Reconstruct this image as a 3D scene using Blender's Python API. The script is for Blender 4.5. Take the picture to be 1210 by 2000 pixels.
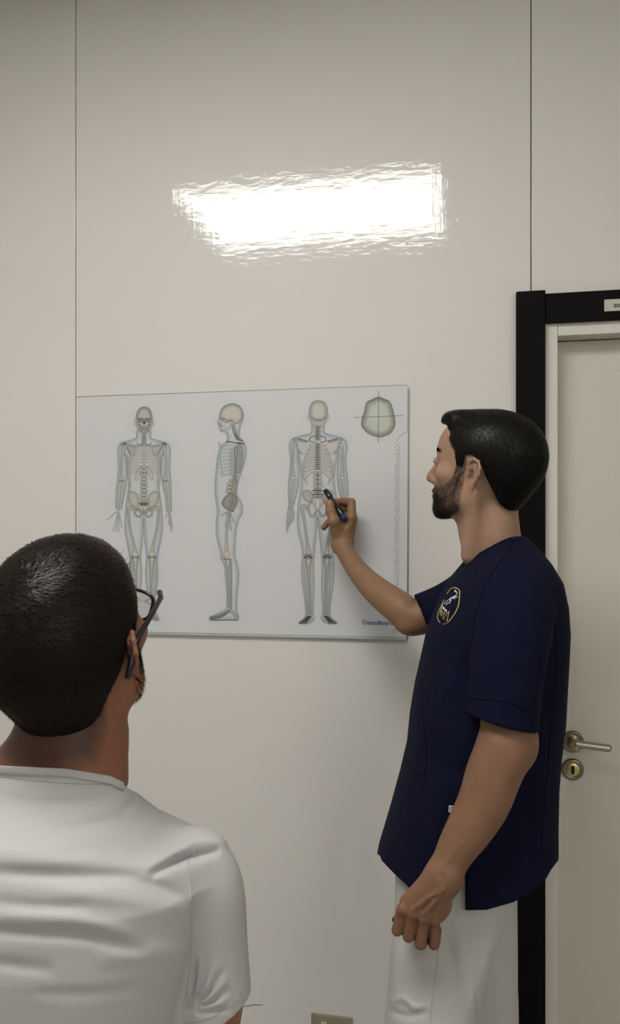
import bpy, bmesh, math, random
import numpy as np
from mathutils import Vector, Matrix
from mathutils.bvhtree import BVHTree

for o in list(bpy.data.objects): bpy.data.objects.remove(o)
scene = bpy.context.scene
COL = scene.collection
rng = np.random.default_rng(7)

# ------------------------------------------------------------------ camera, world, light, exposure
FPX = 1560.0; CX = 605.0; HY = 1040.0          # focal length and horizon row for a 1210 x 2000 picture
TH = math.radians(11.45); CD = 1.95; CH = 1.54 # yaw, distance to wall, camera height
CT, ST = math.cos(TH), math.sin(TH)
cam = bpy.data.cameras.new('camera'); camo = bpy.data.objects.new('camera', cam); COL.objects.link(camo)
camo.location = (0, -CD, CH); camo.rotation_euler = (math.pi/2, 0, TH)
cam.sensor_fit = 'VERTICAL'; cam.sensor_height = 36; cam.lens = FPX/2000*36; cam.shift_y = (HY-1000)/2000
cam.clip_start = 0.05
scene.camera = camo
w = bpy.data.worlds.new('world'); scene.world = w; w.use_nodes = True
w.node_tree.nodes['Background'].inputs[0].default_value = (0.9, 0.92, 1, 1)
w.node_tree.nodes['Background'].inputs[1].default_value = 0.2
vs = scene.view_settings
vs.view_transform = 'Standard'; vs.look = 'None'; vs.gamma = 1; vs.use_curve_mapping = False
vs.exposure = 0.0
PANEL_L = 16.3                                  # radiance of the ceiling panels
CEIL = 3.0

# ------------------------------------------------------------------ helpers
def w3(P):                                      # view frame (right, depth, z) -> world
    P = np.asarray(P, dtype=np.float64); u = P[..., 0]; v = P[..., 1]
    return np.stack([u*CT - v*ST, -CD + u*ST + v*CT, P[..., 2]], -1)
def V(px, py, d): return np.array([d*(px-CX)/FPX, d, CH-d*(py-HY)/FPX])
def S(d): return FPX/d
def W(px, py, off=0.0):                         # a point on the plane off metres in front of the wall
    u = (px-CX)/FPX; t = (CD-off)/(CT+u*ST)
    return np.array([t*(-ST+u*CT), -off, CH-t*(py-HY)/FPX])
def tag(o, label=None, cat=None, group=None, kind=None):
    if label: o['label'] = label
    if cat: o['category'] = cat
    if group: o['group'] = group
    if kind: o['kind'] = kind
    return o
def empty(name, loc=(0, 0, 0)):
    o = bpy.data.objects.new(name, None); COL.objects.link(o); o.location = loc; o.empty_display_size = .1
    return o
def link(name, me, mat=None, parent=None, smooth=True):
    o = bpy.data.objects.new(name, me); COL.objects.link(o)
    if mat: me.materials.append(mat)
    if smooth: me.polygons.foreach_set('use_smooth', np.ones(len(me.polygons), dtype=bool))
    if parent is not None:
        o.parent = parent; o.matrix_parent_inverse = Matrix.Translation(-Vector(parent_loc(parent)))
    return o
def parent_loc(p):
    l = Vector(p.location)
    while p.parent: p = p.parent; l += Vector((0, 0, 0))
    return l
def mesh_np(name, Vt, F, mat, parent=None, col=None, smooth=True):
    me = bpy.data.meshes.new(name)
    F = np.asarray(F); k = F.shape[1]
    me.vertices.add(len(Vt)); me.vertices.foreach_set('co', np.ascontiguousarray(Vt, dtype=np.float32).ravel())
    me.loops.add(F.size); me.loops.foreach_set('vertex_index', np.ascontiguousarray(F, dtype=np.int32).ravel())
    me.polygons.add(len(F)); me.polygons.foreach_set('loop_start', np.arange(0, F.size, k, dtype=np.int32))
    me.update(calc_edges=True); me.validate()
    if col is not None:
        a = me.color_attributes.new('Col', 'FLOAT_COLOR', 'POINT')
        c = np.ones((len(Vt), 4), dtype=np.float32); c[:, :3] = col; a.data.foreach_set('color', c.ravel())
    return link(name, me, mat, parent, smooth)
def box_bm(bm, c0, c1, bevel=0):
    c0 = np.minimum(c0, c1), np.maximum(c0, c1); a, b = c0
    r = bmesh.ops.create_cube(bm, size=1)
    for v in r['verts']: v.co = Vector([(a[i]+b[i])/2 + v.co[i]*(b[i]-a[i]) for i in range(3)])
    if bevel:
        es = list({e for v in r['verts'] for e in v.link_edges})
        bmesh.ops.bevel(bm, geom=es, offset=bevel, segments=2, affect='EDGES', profile=.5)
def box(name, a, b, mat, parent=None, bevel=0):
    bm = bmesh.new(); box_bm(bm, a, b, bevel); me = bpy.data.meshes.new(name); bm.to_mesh(me); bm.free()
    return link(name, me, mat, parent, smooth=False)
def hull_box(name, corners, y0, y1, mat, parent=None, bevel=0):
    """prism of an (x,z) outline between two y values"""
    bm = bmesh.new(); n = len(corners)
    f = [bm.verts.new((x, y0, z)) for x, z in corners]; g = [bm.verts.new((x, y1, z)) for x, z in corners]
    bm.faces.new(f); bm.faces.new(g[::-1])
    for i in range(n): bm.faces.new((f[i], g[i], g[(i+1) % n], f[(i+1) % n]))
    bmesh.ops.recalc_face_normals(bm, faces=bm.faces)
    if bevel: bmesh.ops.bevel(bm, geom=list(bm.edges), offset=bevel, segments=2, affect='EDGES', profile=.5)
    me = bpy.data.meshes.new(name); bm.to_mesh(me); bm.free()
    return link(name, me, mat, parent, smooth=False)
def lathe(name, prof, M, mat, parent=None, n=40):
    """profile of (radius, height) turned about local z, placed with matrix M"""
    Vt = []; F = []
    for r, h in prof:
        for k in range(n): a = 2*math.pi*k/n; Vt.append(M @ Vector((r*math.cos(a), r*math.sin(a), h)))
    for i in range(len(prof)-1):
        for k in range(n): F.append((i*n+k, i*n+(k+1) % n, (i+1)*n+(k+1) % n, (i+1)*n+k))
    me = bpy.data.meshes.new(name); me.from_pydata(Vt, [], F); me.update()
    o = link(name, me, mat, parent); return o
def tube_arrays(P, R, n=8, caps=True):
    P = np.asarray(P, float); R = np.broadcast_to(np.asarray(R, float), (len(P),))
    T = np.gradient(P, axis=0); T /= np.linalg.norm(T, axis=1)[:, None]+1e-12
    N = np.cross(T, [0.13, 0.31, 0.94]); N /= np.linalg.norm(N, axis=1)[:, None]+1e-12; B = np.cross(T, N)
    a = np.arange(n)*2*math.pi/n
    X = P[:, None]+R[:, None, None]*(np.cos(a)[None, :, None]*N[:, None]+np.sin(a)[None, :, None]*B[:, None])
    Vt = X.reshape(-1, 3); F = []
    for i in range(len(P)-1):
        for k in range(n): F.append((i*n+k, i*n+(k+1) % n, (i+1)*n+(k+1) % n, (i+1)*n+k))
    m = len(Vt); Vt = np.vstack([Vt, P[0], P[-1]]); e = (len(P)-1)*n
    for k in range(n): F.append((m, (k+1) % n, k, m)); F.append((m+1, e+k, e+(k+1) % n, m+1))
    return Vt, F
def tubes(name, lst, mat, parent=None, n=8):
    Vs = []; Fs = []; o = 0; lst = [q for q in lst if q is not None]
    if not lst: print('EMPTY', name); return None
    for P, R in lst:
        a, f = tube_arrays(P, R, n); Vs.append(a); Fs += [tuple(dict.fromkeys(i+o for i in q)) for q in f]; o += len(a)
    me = bpy.data.meshes.new(name); me.from_pydata(np.vstack(Vs).tolist(), [], Fs); me.update()
    return link(name, me, mat, parent)
def cr(pts, n=8, closed=False):
    p = np.asarray(pts, float); m = len(p); out = []
    for i in range(m if closed else m-1):
        if closed: a, b, c, d = p[(i-1) % m], p[i], p[(i+1) % m], p[(i+2) % m]
        else: a, b, c, d = p[max(i-1, 0)], p[i], p[i+1], p[min(i+2, m-1)]
        for k in range(n):
            t = k/n; out.append(.5*((2*b)+(-a+c)*t+(2*a-5*b+4*c-d)*t*t+(-a+3*b-3*c+d)*t**3))
    if not closed: out.append(p[-1])
    return np.array(out)
def lin(c):
    c = np.asarray(c, float)/255; return np.where(c <= .04045, c/12.92, ((c+.055)/1.055)**2.4)

# ------------------------------------------------------------------ materials
def mat(name, color=(.5, .5, .5), rough=.5, metal=0, spec=.5, coat=0, coat_rough=.05, attr=False, noise=None, bump=None, sss=0, sheen=0, cvar=0, cscale=5):
    m = bpy.data.materials.new(name); m.use_nodes = True; nt = m.node_tree; b = nt.nodes['Principled BSDF']; L = nt.links
    b.inputs['Base Color'].default_value = (*color, 1); b.inputs['Roughness'].default_value = rough
    b.inputs['Metallic'].default_value = metal; b.inputs['Specular IOR Level'].default_value = spec
    b.inputs['Coat Weight'].default_value = coat; b.inputs['Coat Roughness'].default_value = coat_rough
    if sss:
        b.inputs['Subsurface Weight'].default_value = sss; b.inputs['Subsurface Radius'].default_value = (1, .35, .2)
        b.inputs['Subsurface Scale'].default_value = .006
    if sheen: b.inputs['Sheen Weight'].default_value = sheen; b.inputs['Sheen Roughness'].default_value = .5
    tc = nt.nodes.new('ShaderNodeTexCoord'); src = None
    if attr:
        a = nt.nodes.new('ShaderNodeAttribute'); a.attribute_name = 'Col'; src = a.outputs['Color']
    if cvar:
        n = nt.nodes.new('ShaderNodeTexNoise'); n.inputs['Scale'].default_value = cscale; n.inputs['Detail'].default_value = 4
        L.new(tc.outputs['Object'], n.inputs['Vector'])
        mr = nt.nodes.new('ShaderNodeMapRange'); mr.inputs[1].default_value = .25; mr.inputs[2].default_value = .75
        mr.inputs[3].default_value = 1-cvar; mr.inputs[4].default_value = 1+cvar; L.new(n.outputs['Fac'], mr.inputs[0])
        mx = nt.nodes.new('ShaderNodeVectorMath'); mx.operation = 'SCALE'
        if src: L.new(src, mx.inputs[0])
        else: mx.inputs[0].default_value = color
        L.new(mr.outputs[0], mx.inputs['Scale']); src = mx.outputs[0]
    if src: L.new(src, b.inputs['Base Color'])
    if bump:
        prev = None
        for (sc, st, dist) in bump:
            n = nt.nodes.new('ShaderNodeTexNoise'); n.inputs['Scale'].default_value = sc; n.inputs['Detail'].default_value = 3
            L.new(tc.outputs['Object'], n.inputs['Vector'])
            bp = nt.nodes.new('ShaderNodeBump'); bp.inputs['Strength'].default_value = st; bp.inputs['Distance'].default_value = dist
            L.new(n.outputs['Fac'], bp.inputs['Height'])
            if prev: L.new(prev.outputs[0], bp.inputs['Normal'])
            prev = bp
        L.new(prev.outputs[0], b.inputs['Normal'])
    return m
def emit(name, color, st):
    m = bpy.data.materials.new(name); m.use_nodes = True; nt = m.node_tree; nt.nodes.clear()
    e = nt.nodes.new('ShaderNodeEmission'); e.inputs[0].default_value = (*color, 1); e.inputs[1].default_value = st
    o = nt.nodes.new('ShaderNodeOutputMaterial'); nt.links.new(e.outputs[0], o.inputs[0]); return m

def wall_material():
    m = mat('wall_laminate', (.69, .672, .643), rough=.5, spec=.25, coat=1.0, coat_rough=.045, cvar=.012, cscale=1.3)
    nt = m.node_tree; L = nt.links; b = nt.nodes['Principled BSDF']; tc = [n for n in nt.nodes if n.type == 'TEX_COORD'][0]
    def noise(scale, vec, detail=2):
        mp = nt.nodes.new('ShaderNodeMapping'); mp.inputs['Scale'].default_value = vec; L.new(tc.outputs['Object'], mp.inputs[0])
        n = nt.nodes.new('ShaderNodeTexNoise'); n.inputs['Scale'].default_value = scale; n.inputs['Detail'].default_value = detail
        L.new(mp.outputs[0], n.inputs['Vector']); return n.outputs['Fac']
    prev = None
    for f, st, d in ((noise(7, (1, 1, 1)), .6, .0006), (noise(30, (.5, 1, 1.6), 5), 1.0, .00040), (noise(70, (.5, 1, 1.6), 2), .8, .00014), (noise(20, (4.5, 1, .2), 3), .6, .00028)):
        bp = nt.nodes.new('ShaderNodeBump'); bp.inputs['Strength'].default_value = st; bp.inputs['Distance'].default_value = d
        L.new(f, bp.inputs['Height'])
        if prev: L.new(prev.outputs[0], bp.inputs['Normal'])
        prev = bp
    L.new(prev.outputs[0], b.inputs['Coat Normal'])
    return m

M = {}
M['wall'] = wall_material()
M['back'] = mat('dark_gap', (.05, .045, .04), .9)
M['room'] = mat('painted_wall', (.70, .69, .66), .8, bump=[(60, .1, .001)])
M['ceiling'] = mat('ceiling_paint', (.75, .74, .71), .9, bump=[(80, .1, .001)])
M['floor'] = mat('vinyl_floor', (.42, .41, .39), .45, cvar=.1, cscale=12)
M['black'] = mat('black_casing', (.0035, .0033, .0030), .5, spec=.08, bump=[(150, .08, .0003)])
M['jamb'] = mat('white_door_frame', (.66, .645, .58), .45)
M['door'] = mat('white_door', (.60, .575, .50), .45, cvar=.02, cscale=2)
M['steel'] = mat('brushed_nickel', (.42, .38, .30), .28, metal=1, bump=[(90, .05, .0004)])
M['dsteel'] = mat('dark_nickel', (.21, .19, .15), .32, metal=1)
M['brass'] = mat('brass', (.55, .42, .20), .35, metal=1)
M['dark'] = mat('black_hole', (.004, .004, .004), .8)
M['plate'] = mat('sign_plate', (.52, .51, .42), .5)
M['ink'] = mat('black_lettering', (.012, .012, .012), .6)
M['blueink'] = mat('blue_lettering', (.02, .10, .30), .5)
M['board'] = mat('board_sheet', (.625, .632, .637), .35, spec=.4, attr=False)
M['print'] = mat('board_print', (.625, .632, .637), .35, spec=.4, attr=True)
M['boardedge'] = mat('board_edge', (.42, .44, .43), .25, spec=.6)
M['emboss'] = mat('embossed_ridges', (.70, .72, .74), .3, spec=.6)
M['pencil'] = mat('thin_grey_line', (.12, .13, .13), .5)
M['teal'] = mat('pale_teal_ink', (.40, .50, .50), .5)
M['teal2'] = mat('grey_green_ink', (.13, .16, .12), .6)
M['light'] = emit('light_panel', (1.0, .975, .92), PANEL_L)
M['lframe'] = mat('light_frame', (.8, .8, .78), .4)
M['socketmetal'] = mat('socket_plate_metal', (.50, .45, .36), .3, metal=1, bump=[(40, .1, .0004)])
M['socketwhite'] = mat('socket_insert', (.7, .68, .62), .4)
M['skin'] = mat('skin', (.46, .29, .205), .52, spec=.35, attr=True, sss=.12, cvar=.10, cscale=28, bump=[(240, .14, .0012), (45, .16, .003)])
M['hair'] = mat('black_hair', (.0045, .0036, .003), .7, spec=.10)
M['strand'] = mat('black_strands', (.007, .0055, .0045), .4, spec=.30)
M['hair2'] = mat('dark_brown_hair', (.010, .007, .0055), .75, spec=.10)
M['strand2'] = mat('dark_brown_strands', (.012, .0080, .0058), .30, spec=.14)
M['beard'] = mat('beard_hair', (.014, .009, .006), .6, spec=.2)
M['navy'] = mat('navy_cotton', (.0040, .0046, .0190), .9, spec=.12, bump=[(420, .15, .0006), (14, .5, .012)])
M['navyseam'] = mat('navy_seam', (.002, .0024, .008), .9, spec=.1)
M['tee'] = mat('white_jersey', (.45, .445, .443), .9, spec=.2, bump=[(500, .12, .0006), (16, .25, .008)])
M['teeseam'] = mat('white_jersey_seam', (.36, .35, .345), .9, spec=.2)
M['pants'] = mat('white_trousers', (.47, .465, .445), .9, spec=.2, bump=[(500, .12, .0006), (10, .45, .016)])
M['pantsseam'] = mat('trouser_seam', (.40, .39, .35), .9)
M['jeans'] = mat('dark_trousers', (.03, .035, .05), .9)
M['shoe'] = mat('white_shoe', (.6, .6, .58), .6)
M['gold'] = mat('gold_thread', (.50, .36, .13), .6)
M['white_thread'] = mat('white_thread', (.58, .58, .66), .7)
M['eye'] = mat('eye_white', (.65, .6, .55), .2, spec=.6)
M['iris'] = mat('iris', (.03, .018, .01), .2, spec=.6)
M['frame'] = mat('black_glasses_frame', (.010, .009, .009), .28, spec=.5)
M['marker'] = mat('marker_black', (.010, .010, .012), .25, spec=.5)
M['markerblue'] = mat('marker_blue_end', (.012, .02, .12), .4)
m = bpy.data.materials.new('lens_glass'); m.use_nodes = True; b = m.node_tree.nodes['Principled BSDF']
b.inputs['Transmission Weight'].default_value = 1; b.inputs['Roughness'].default_value = 0; b.inputs['IOR'].default_value = 1.05; M['lens'] = m

# ------------------------------------------------------------------ room
XL, XR, YB = -2.6, 2.6, -5.2
s1t = W(146.5, 0); s1b = W(149, 775)                # left panel joint
s2t = W(1034.5, 0); s2b = W(1038, 570)              # right panel joint
sx1 = (s1t[0]+s1b[0])/2; sx2 = (s2t[0]+s2b[0])/2
casL = W(1006.5, 900)[0]; casR = W(1063, 900)[0]; jamR = W(1088, 1000)[0]
casT = W(1034, 573)[2]; headT = W(1064, 577)[2]; headB = W(1064, 634)[2]; jamB = W(1089, 656.5)[2]
DOORW = .80; opL = casR-.012; opR = jamR+DOORW+.03
wall = tag(box('wall_back', (XL-.1, .024, 0), (opL-.02, .12, CEIL), M['back']), kind='structure')
def wallbit(a, b): box('backing', a, b, M['back'], wall)
wallbit((opL-.02, .024, headB+.02), (opR+.02, .12, CEIL)); wallbit((opR+.02, .024, 0), (XR+.1, .12, CEIL))
g = .0011
def panel(x0, x1, z0, z1): return box('panel', (x0+g, 0, z0), (x1-g, .022, z1), M['wall'], wall, bevel=.0006)
panel(XL, sx1, 0, CEIL); panel(sx1, sx2, 0, CEIL)
panel(sx2, opR+.04, headB+.02, CEIL); panel(opR+.04, XR, 0, CEIL)
panel(sx2, opL-.001, 0, headB+.02)
tag(box('floor', (XL-.1, YB-.1, -.1), (XR+.1, .8, 0), M['floor']), kind='structure')
tag(box('ceiling', (XL-.1, YB-.1, CEIL), (XR+.1, .12, CEIL+.1), M['ceiling']), kind='structure')
tag(box('wall_left', (XL-.1, YB-.1, 0), (XL, .024, CEIL), M['room']), kind='structure')
tag(box('wall_right', (XR, YB-.1, 0), (XR+.1, .024, CEIL), M['room']), kind='structure')
tag(box('wall_front', (XL, YB-.1, 0), (XR, YB, CEIL), M['room']), kind='structure')
# door with casing, lining, leaf
door = tag(empty('door_1', (opL, 0, 0)), 'white door leaf with its black casing and white frame', kind='structure')
box('casing', (casL, -.022, 0), (casR, -.0005, casT), M['black'], door, bevel=.002)
box('casing', (casR+.0005, -.016, headB), (opR+.055, -.0005, headT), M['black'], door, bevel=.002)
box('casing', (opR-.012, -.022, 0), (opR+.06, -.0165, casT), M['black'], door, bevel=.002)
box('jamb', (opL, -.004, 0), (jamR, .10, headB+.018), M['jamb'], door, bevel=.0012)
box('jamb', (jamR+DOORW, -.004, 0), (opR, .10, headB+.018), M['jamb'], door, bevel=.0012)
box('head_jamb', (jamR+.0006, -.003, jamB), (jamR+DOORW-.0006, .10, headB+.018), M['jamb'], door, bevel=.0012)
leaf = box('leaf', (jamR+.002, .050, .008), (jamR+DOORW-.002, .092, jamB-.002), M['door'], door, bevel=.002)
lo = .050
def D(px, py, off=0):                           # point on the leaf front
    return W(px, py, -(lo-off))
def outward(c): return Matrix.Translation(Vector(c)) @ Matrix.Rotation(math.pi/2, 4, 'X')  # local z -> -y
hc = D(1117, 1448)
prof = [(0, .010), (.0135, .010), (.0145, .0085), (.020, .0085), (.0225, .0095), (.025, .008), (.026, .004), (.026, 0)]
lathe('handle_rose', prof, outward(hc), M['dsteel'], door)
neck = [(hc[0], hc[1]-.008, hc[2]), (hc[0], hc[1]-.035, hc[2]), (hc[0]+.001, hc[1]-.046, hc[2]-.001), (hc[0]+.008, hc[1]-.053, hc[2]-.003)]
tubes('lever_neck', [(cr(neck, 6), .0095)], M['brass'], door, 20)
e = W(1190, 1462, -(lo-.055)); st_ = np.array([hc[0]-.002, hc[1]-.054, hc[2]-.009])
st_[2] = W(1112, 1452, -(lo-.055))[2]; e[1] = st_[1]
L_ = cr([st_, st_*.8+e*.2, st_*.5+e*.5, st_*.2+e*.8, e], 5); R_ = np.full(len(L_), .0088); R_[0] = .0075; R_[-1] = .006
L2 = np.vstack([L_, e+(e-st_)/np.linalg.norm(e-st_)*.004]); R2 = np.append(R_[:-1], [.0085, .005])
tubes('lever', [(L2, R2)], M['steel'], door, 20)
kc = D(1117, 1502)
esc = lathe('escutcheon', [(.0165, .007), (.0185, .008), (.0235, .008), (.0255, .006), (.026, .003), (.026, 0)], outward(kc), M['dsteel'], door)
lathe('lock_cylinder', [(0, .0085), (.0155, .0085), (.0170, .0075), (.0175, .003)], outward(kc), M['brass'], door)
bm = bmesh.new(); pts = []
for k in range(12): a = math.pi*k/11; pts.append((kc[0]+.0042*math.cos(a), kc[2]+.006+.0042*math.sin(a)))
for k in range(12): a = math.pi+math.pi*k/11; pts.append((kc[0]+.0042*math.cos(a), kc[2]-.006+.0042*math.sin(a)))
bm.free(); hull_box('keyhole', pts, kc[1]-.0090, kc[1]-.0080, M['dark'], door)
# door sign
a = W(1179, 586, .017); b_ = W(1179, 609, .017)
sign = tag(box('door_sign', (a[0], -.0205, b_[2]), (a[0]+.16, -.0163, a[2]), M['plate'], bevel=.0006),
    'small cream name plate lettered in black on the black door casing', 'sign')
def text(name, s, loc, size, rot, mat_, parent, ext=.0002, sx=1, bold=0, shear=0):
    c = bpy.data.curves.new(name, 'FONT'); c.body = s; c.size = size; c.extrude = ext; c.offset = bold; c.shear = shear; c.resolution_u = 4
    t = bpy.data.objects.new(name, c); COL.objects.link(t); bpy.context.view_layer.update()
    me = bpy.data.meshes.new_from_object(t.evaluated_get(bpy.context.evaluated_depsgraph_get())); bpy.data.objects.remove(t)
    Mx = Matrix.Translation(Vector(loc)) @ rot @ Matrix.Diagonal((sx, 1, 1, 1)); me.transform(Mx)
    return link(name, me, mat_, parent, smooth=False)
RX = Matrix.Rotation(math.pi/2, 4, 'X')
tp = W(1197.5, 600, .0205)
text('lettering', 'ZONA', (tp[0], -.0207, tp[2]), .0098, RX, M['ink'], sign, bold=.0005)
# wall socket at the bottom edge
tl = W(608.5, 1977, 0); trr = W(688, 1989, 0)
sock = tag(box('wall_socket', (tl[0], -.009, tl[2]-.082), (trr[0], 0, tl[2]), M['socketmetal'], bevel=.0012),
    'metal wall socket plate low on the panelled wall', 'socket')
ic = W(632, 1999, .009)
box('socket_insert', (ic[0]-.006, -.0105, ic[2]-.032), (ic[0]+.006, -.0088, ic[2]+.0035), M['socketwhite'], sock, bevel=.0005)
lathe('socket_hole', [(0, .0003), (.0024, .0003), (.0024, -.001)], outward((ic[0]+.001, -.0105, ic[2]-.001)), M['dark'], sock, 16)
lathe('socket_hole', [(0, .0003), (.0024, .0003), (.0024, -.001)], outward((ic[0]+.001, -.0105, ic[2]-.015)), M['dark'], sock, 16)
# ceiling lights
def ceiling_light(x0, x1, y0, y1, label):
    t = tag(empty('ceiling_light', ((x0+x1)/2, (y0+y1)/2, CEIL)), label, 'light')
    box('diffuser', (x0, y0, CEIL-.012), (x1, y1, CEIL-.008), M['light'], t)
    f = .02
    for a, b in (((x0-f, y0-f), (x1+f, y0)), ((x0-f, y1), (x1+f, y1+f)), ((x0-f, y0), (x0, y1)), ((x1, y0), (x1+f, y1))):
        box('frame', (*a, CEIL-.016), (*b, CEIL-.0005), M['lframe'], t)
ceiling_light(-1.25, -.13, -1.97, -1.27, 'rectangular ceiling light panel whose glare shows on the glossy wall')
ceiling_light(1.55, 2.15, -2.9, -2.55, 'rectangular ceiling light panel near the right-hand wall')  # unseen panel, added as fill from behind and the door side
ceiling_light(1.35, 2.45, -4.9, -4.2, 'rectangular ceiling light panel at the rear of the room')  # unseen rear panel, added as fill light

# ------------------------------------------------------------------ wall marks
def wall_line(name, pts, r, mat_, parent, off=0.0, flat=True):
    P = np.array([W(x, y, off) for x, y in cr(pts, 6)]); return tubes(name, [(P, r)], mat_, parent, 6)
wall_line('pen_mark', [(470, 1964), (482, 1965), (496, 1962.5), (512, 1963)], .0010, M['teal2'], wall)

# ------------------------------------------------------------------ the anatomy board
BO = .0065
def bc(px, py, off=BO): q = W(px, py, off); return (q[0], q[2])
tlx, tlz = bc(149.5, 775); trx, trz = bc(797, 751.5); blx, blz = bc(149.5, 1231.5); brx, brz = bc(793.5, 1245)
r = .009; cor = [(tlx, tlz), ]
for k in range(7): a = math.pi/2*(1-k/6); cor.append((trx-r+r*math.cos(a), trz-r+r*math.sin(a)))
cor += [(brx+.001, brz), (blx, blz)]
board = tag(hull_box('anatomy_board', cor, -BO, -.0008, M['board'], bevel=.0006),
    'pale blue-grey anatomy chart board printed with three skeleton figures on the wall', 'board')
hull_box('edge_strip', [(tlx, blz-.0005), (brx+.001, brz-.0005), (brx+.001, brz-.0065), (blx, blz-.0065)], -.0095, -.0006, M['boardedge'], board, bevel=.0012)
P = [(x, -BO, z) for x, z in cor[:8]]+[(brx+.001, -BO, brz)]
tubes('edge_line', [(np.array(P), .0010)], M['boardedge'], board, 6)

BG = np.array([181., 181., 181.])
class Canvas:
    def __init__(s, x0, x1, y0, y1, st):
        s.xs = np.arange(x0, x1, st); s.ys = np.arange(y0, y1, st); s.X, s.Y = np.meshgrid(s.xs, s.ys)
        s.I = np.tile(BG, (*s.X.shape, 1)).astype(float)
    def put(s, m, c):
        s.I += (np.asarray(c, float)-s.I)*m[..., None]
    def pdist(s, pts, closed=False, rad=None):
        pts = np.asarray(pts, float); n = len(pts); D_ = np.full(s.X.shape, 1e9); ins = np.zeros(s.X.shape, bool)
        for i in range(n if closed else n-1):
            a = pts[i]; b = pts[(i+1) % n]; d = b-a; L2_ = d@d+1e-9
            t = np.clip(((s.X-a[0])*d[0]+(s.Y-a[1])*d[1])/L2_, 0, 1)
            q = np.hypot(s.X-a[0]-t*d[0], s.Y-a[1]-t*d[1])
            if rad is not None: q = q-(rad[i]+(rad[(i+1) % n]-rad[i])*t)
            D_ = np.minimum(D_, q)
            if closed:
                c = ((a[1] > s.Y) != (b[1] > s.Y)); xx = a[0]+(s.Y-a[1])*d[0]/(d[1] if abs(d[1]) > 1e-9 else 1e-9)
                ins ^= c & (s.X < xx)
        return np.where(ins, -D_, D_) if closed else D_
    def stroke(s, pts, r, c, al=1, soft=.5):
        pts = np.asarray(pts, float); rad = np.interp(np.linspace(0, 1, len(pts)), np.linspace(0, 1, len(np.atleast_1d(r))), np.atleast_1d(r))
        d = s.pdist(pts, rad=rad); s.put(al*np.clip((soft-d)/(2*soft), 0, 1), c); return d
    def bone(s, pts, r, c=(182, 177, 166), e=(118, 114, 108), al=.85):
        pts = np.asarray(pts, float); rad = np.interp(np.linspace(0, 1, len(pts)), np.linspace(0, 1, len(np.atleast_1d(r))), np.atleast_1d(r))
        d = s.pdist(pts, rad=rad); R_ = max(np.max(rad), .6)
        s.put(al*.75*np.clip((.9-d)/1.0, 0, 1), e)
        s.put(al*np.clip(-d/(R_*.8), 0, 1)**.7, c)
    def fill(s, pts, c, al=1, edge=None, ew=.6, soft=.6, grad=None, gw=6):
        d = s.pdist(pts, closed=True); m = np.clip((soft-d)/(2*soft), 0, 1)
        if grad is not None:
            t = np.clip(-d/gw, 0, 1)[..., None]; col = np.asarray(grad)*(1-t)+np.asarray(c, float)*t
            s.I += (col-s.I)*(al*m)[..., None]
        else: s.put(al*m, c)
        if edge is not None: s.put(np.clip(1-np.abs(d)/ew, 0, 1)*.8, edge)
        return d
    def halo(s, pts, w_=9, al=.10, c=(150, 155, 170)):
        d = s.pdist(pts, closed=True); s.put(al*np.exp(-np.clip(d, 0, None)/w_)*(d > 0), c)
    def mesh(s, name, off):
        rel = lin(s.I)/lin(BG); g_ = rel.mean(-1, keepdims=True); rel = np.clip(g_+(rel-g_)*.62, .01, 2)**1.55; keep = np.abs(rel-1).max(-1) > .012
        k = keep[:-1, :-1] | keep[1:, :-1] | keep[:-1, 1:] | keep[1:, 1:]
        h, w_ = s.X.shape; idx = np.arange(h*w_).reshape(h, w_)
        F = np.stack([idx[:-1, :-1], idx[1:, :-1], idx[1:, 1:], idx[:-1, 1:]], -1)[k]
        u = (s.X-CX)/FPX; t = (CD-off)/(CT+u*ST)
        Pn = np.stack([t*(-ST+u*CT), np.full_like(t, -off), CH-t*(s.Y-HY)/FPX], -1).reshape(-1, 3)
        used = np.unique(F); mp = np.full(h*w_, -1); mp[used] = np.arange(len(used))
        col = rel.reshape(-1, 3)[used]*np.array([.625, .632, .637])
        return mesh_np(name, Pn[used], mp[F], M['print'], board, col=col, smooth=False)
BODY = (171, 175, 177); BEDGE = (142, 150, 155); LINE = (118, 124, 128); BONE = (182, 177, 166); DK = (96, 94, 92)
def ell_pts(cx, cy, rx, ry, n=32, a0=0, a1=2*math.pi): return [(cx+rx*math.cos(a), cy+ry*math.sin(a)) for a in np.linspace(a0, a1, n, endpoint=(a1-a0) < 6.2)]
def body_fill(c, pts, n=6):
    o = cr(pts, n, True); c.halo(o); c.fill(o, BODY, .85, edge=LINE, ew=.8, grad=BEDGE, gw=8)

def hand_bones(c, wr, tips, col=BONE):
    for (tx, ty) in tips:
        wx, wy = wr; c.stroke([(wx+(tx-wx)*.1, wy+(ty-wy)*.1), (tx, ty)], [1.7, 1.4], (160, 164, 166), .5)
    for (tx, ty) in tips:
        for a, b in ((.15, .48), (.52, .75), (.79, .97)):
            c.bone([(wr[0]+(tx-wr[0])*a, wr[1]+(ty-wr[1])*a), (wr[0]+(tx-wr[0])*b, wr[1]+(ty-wr[1])*b)], [.9, .6], col, (130, 130, 128), .7)

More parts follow.
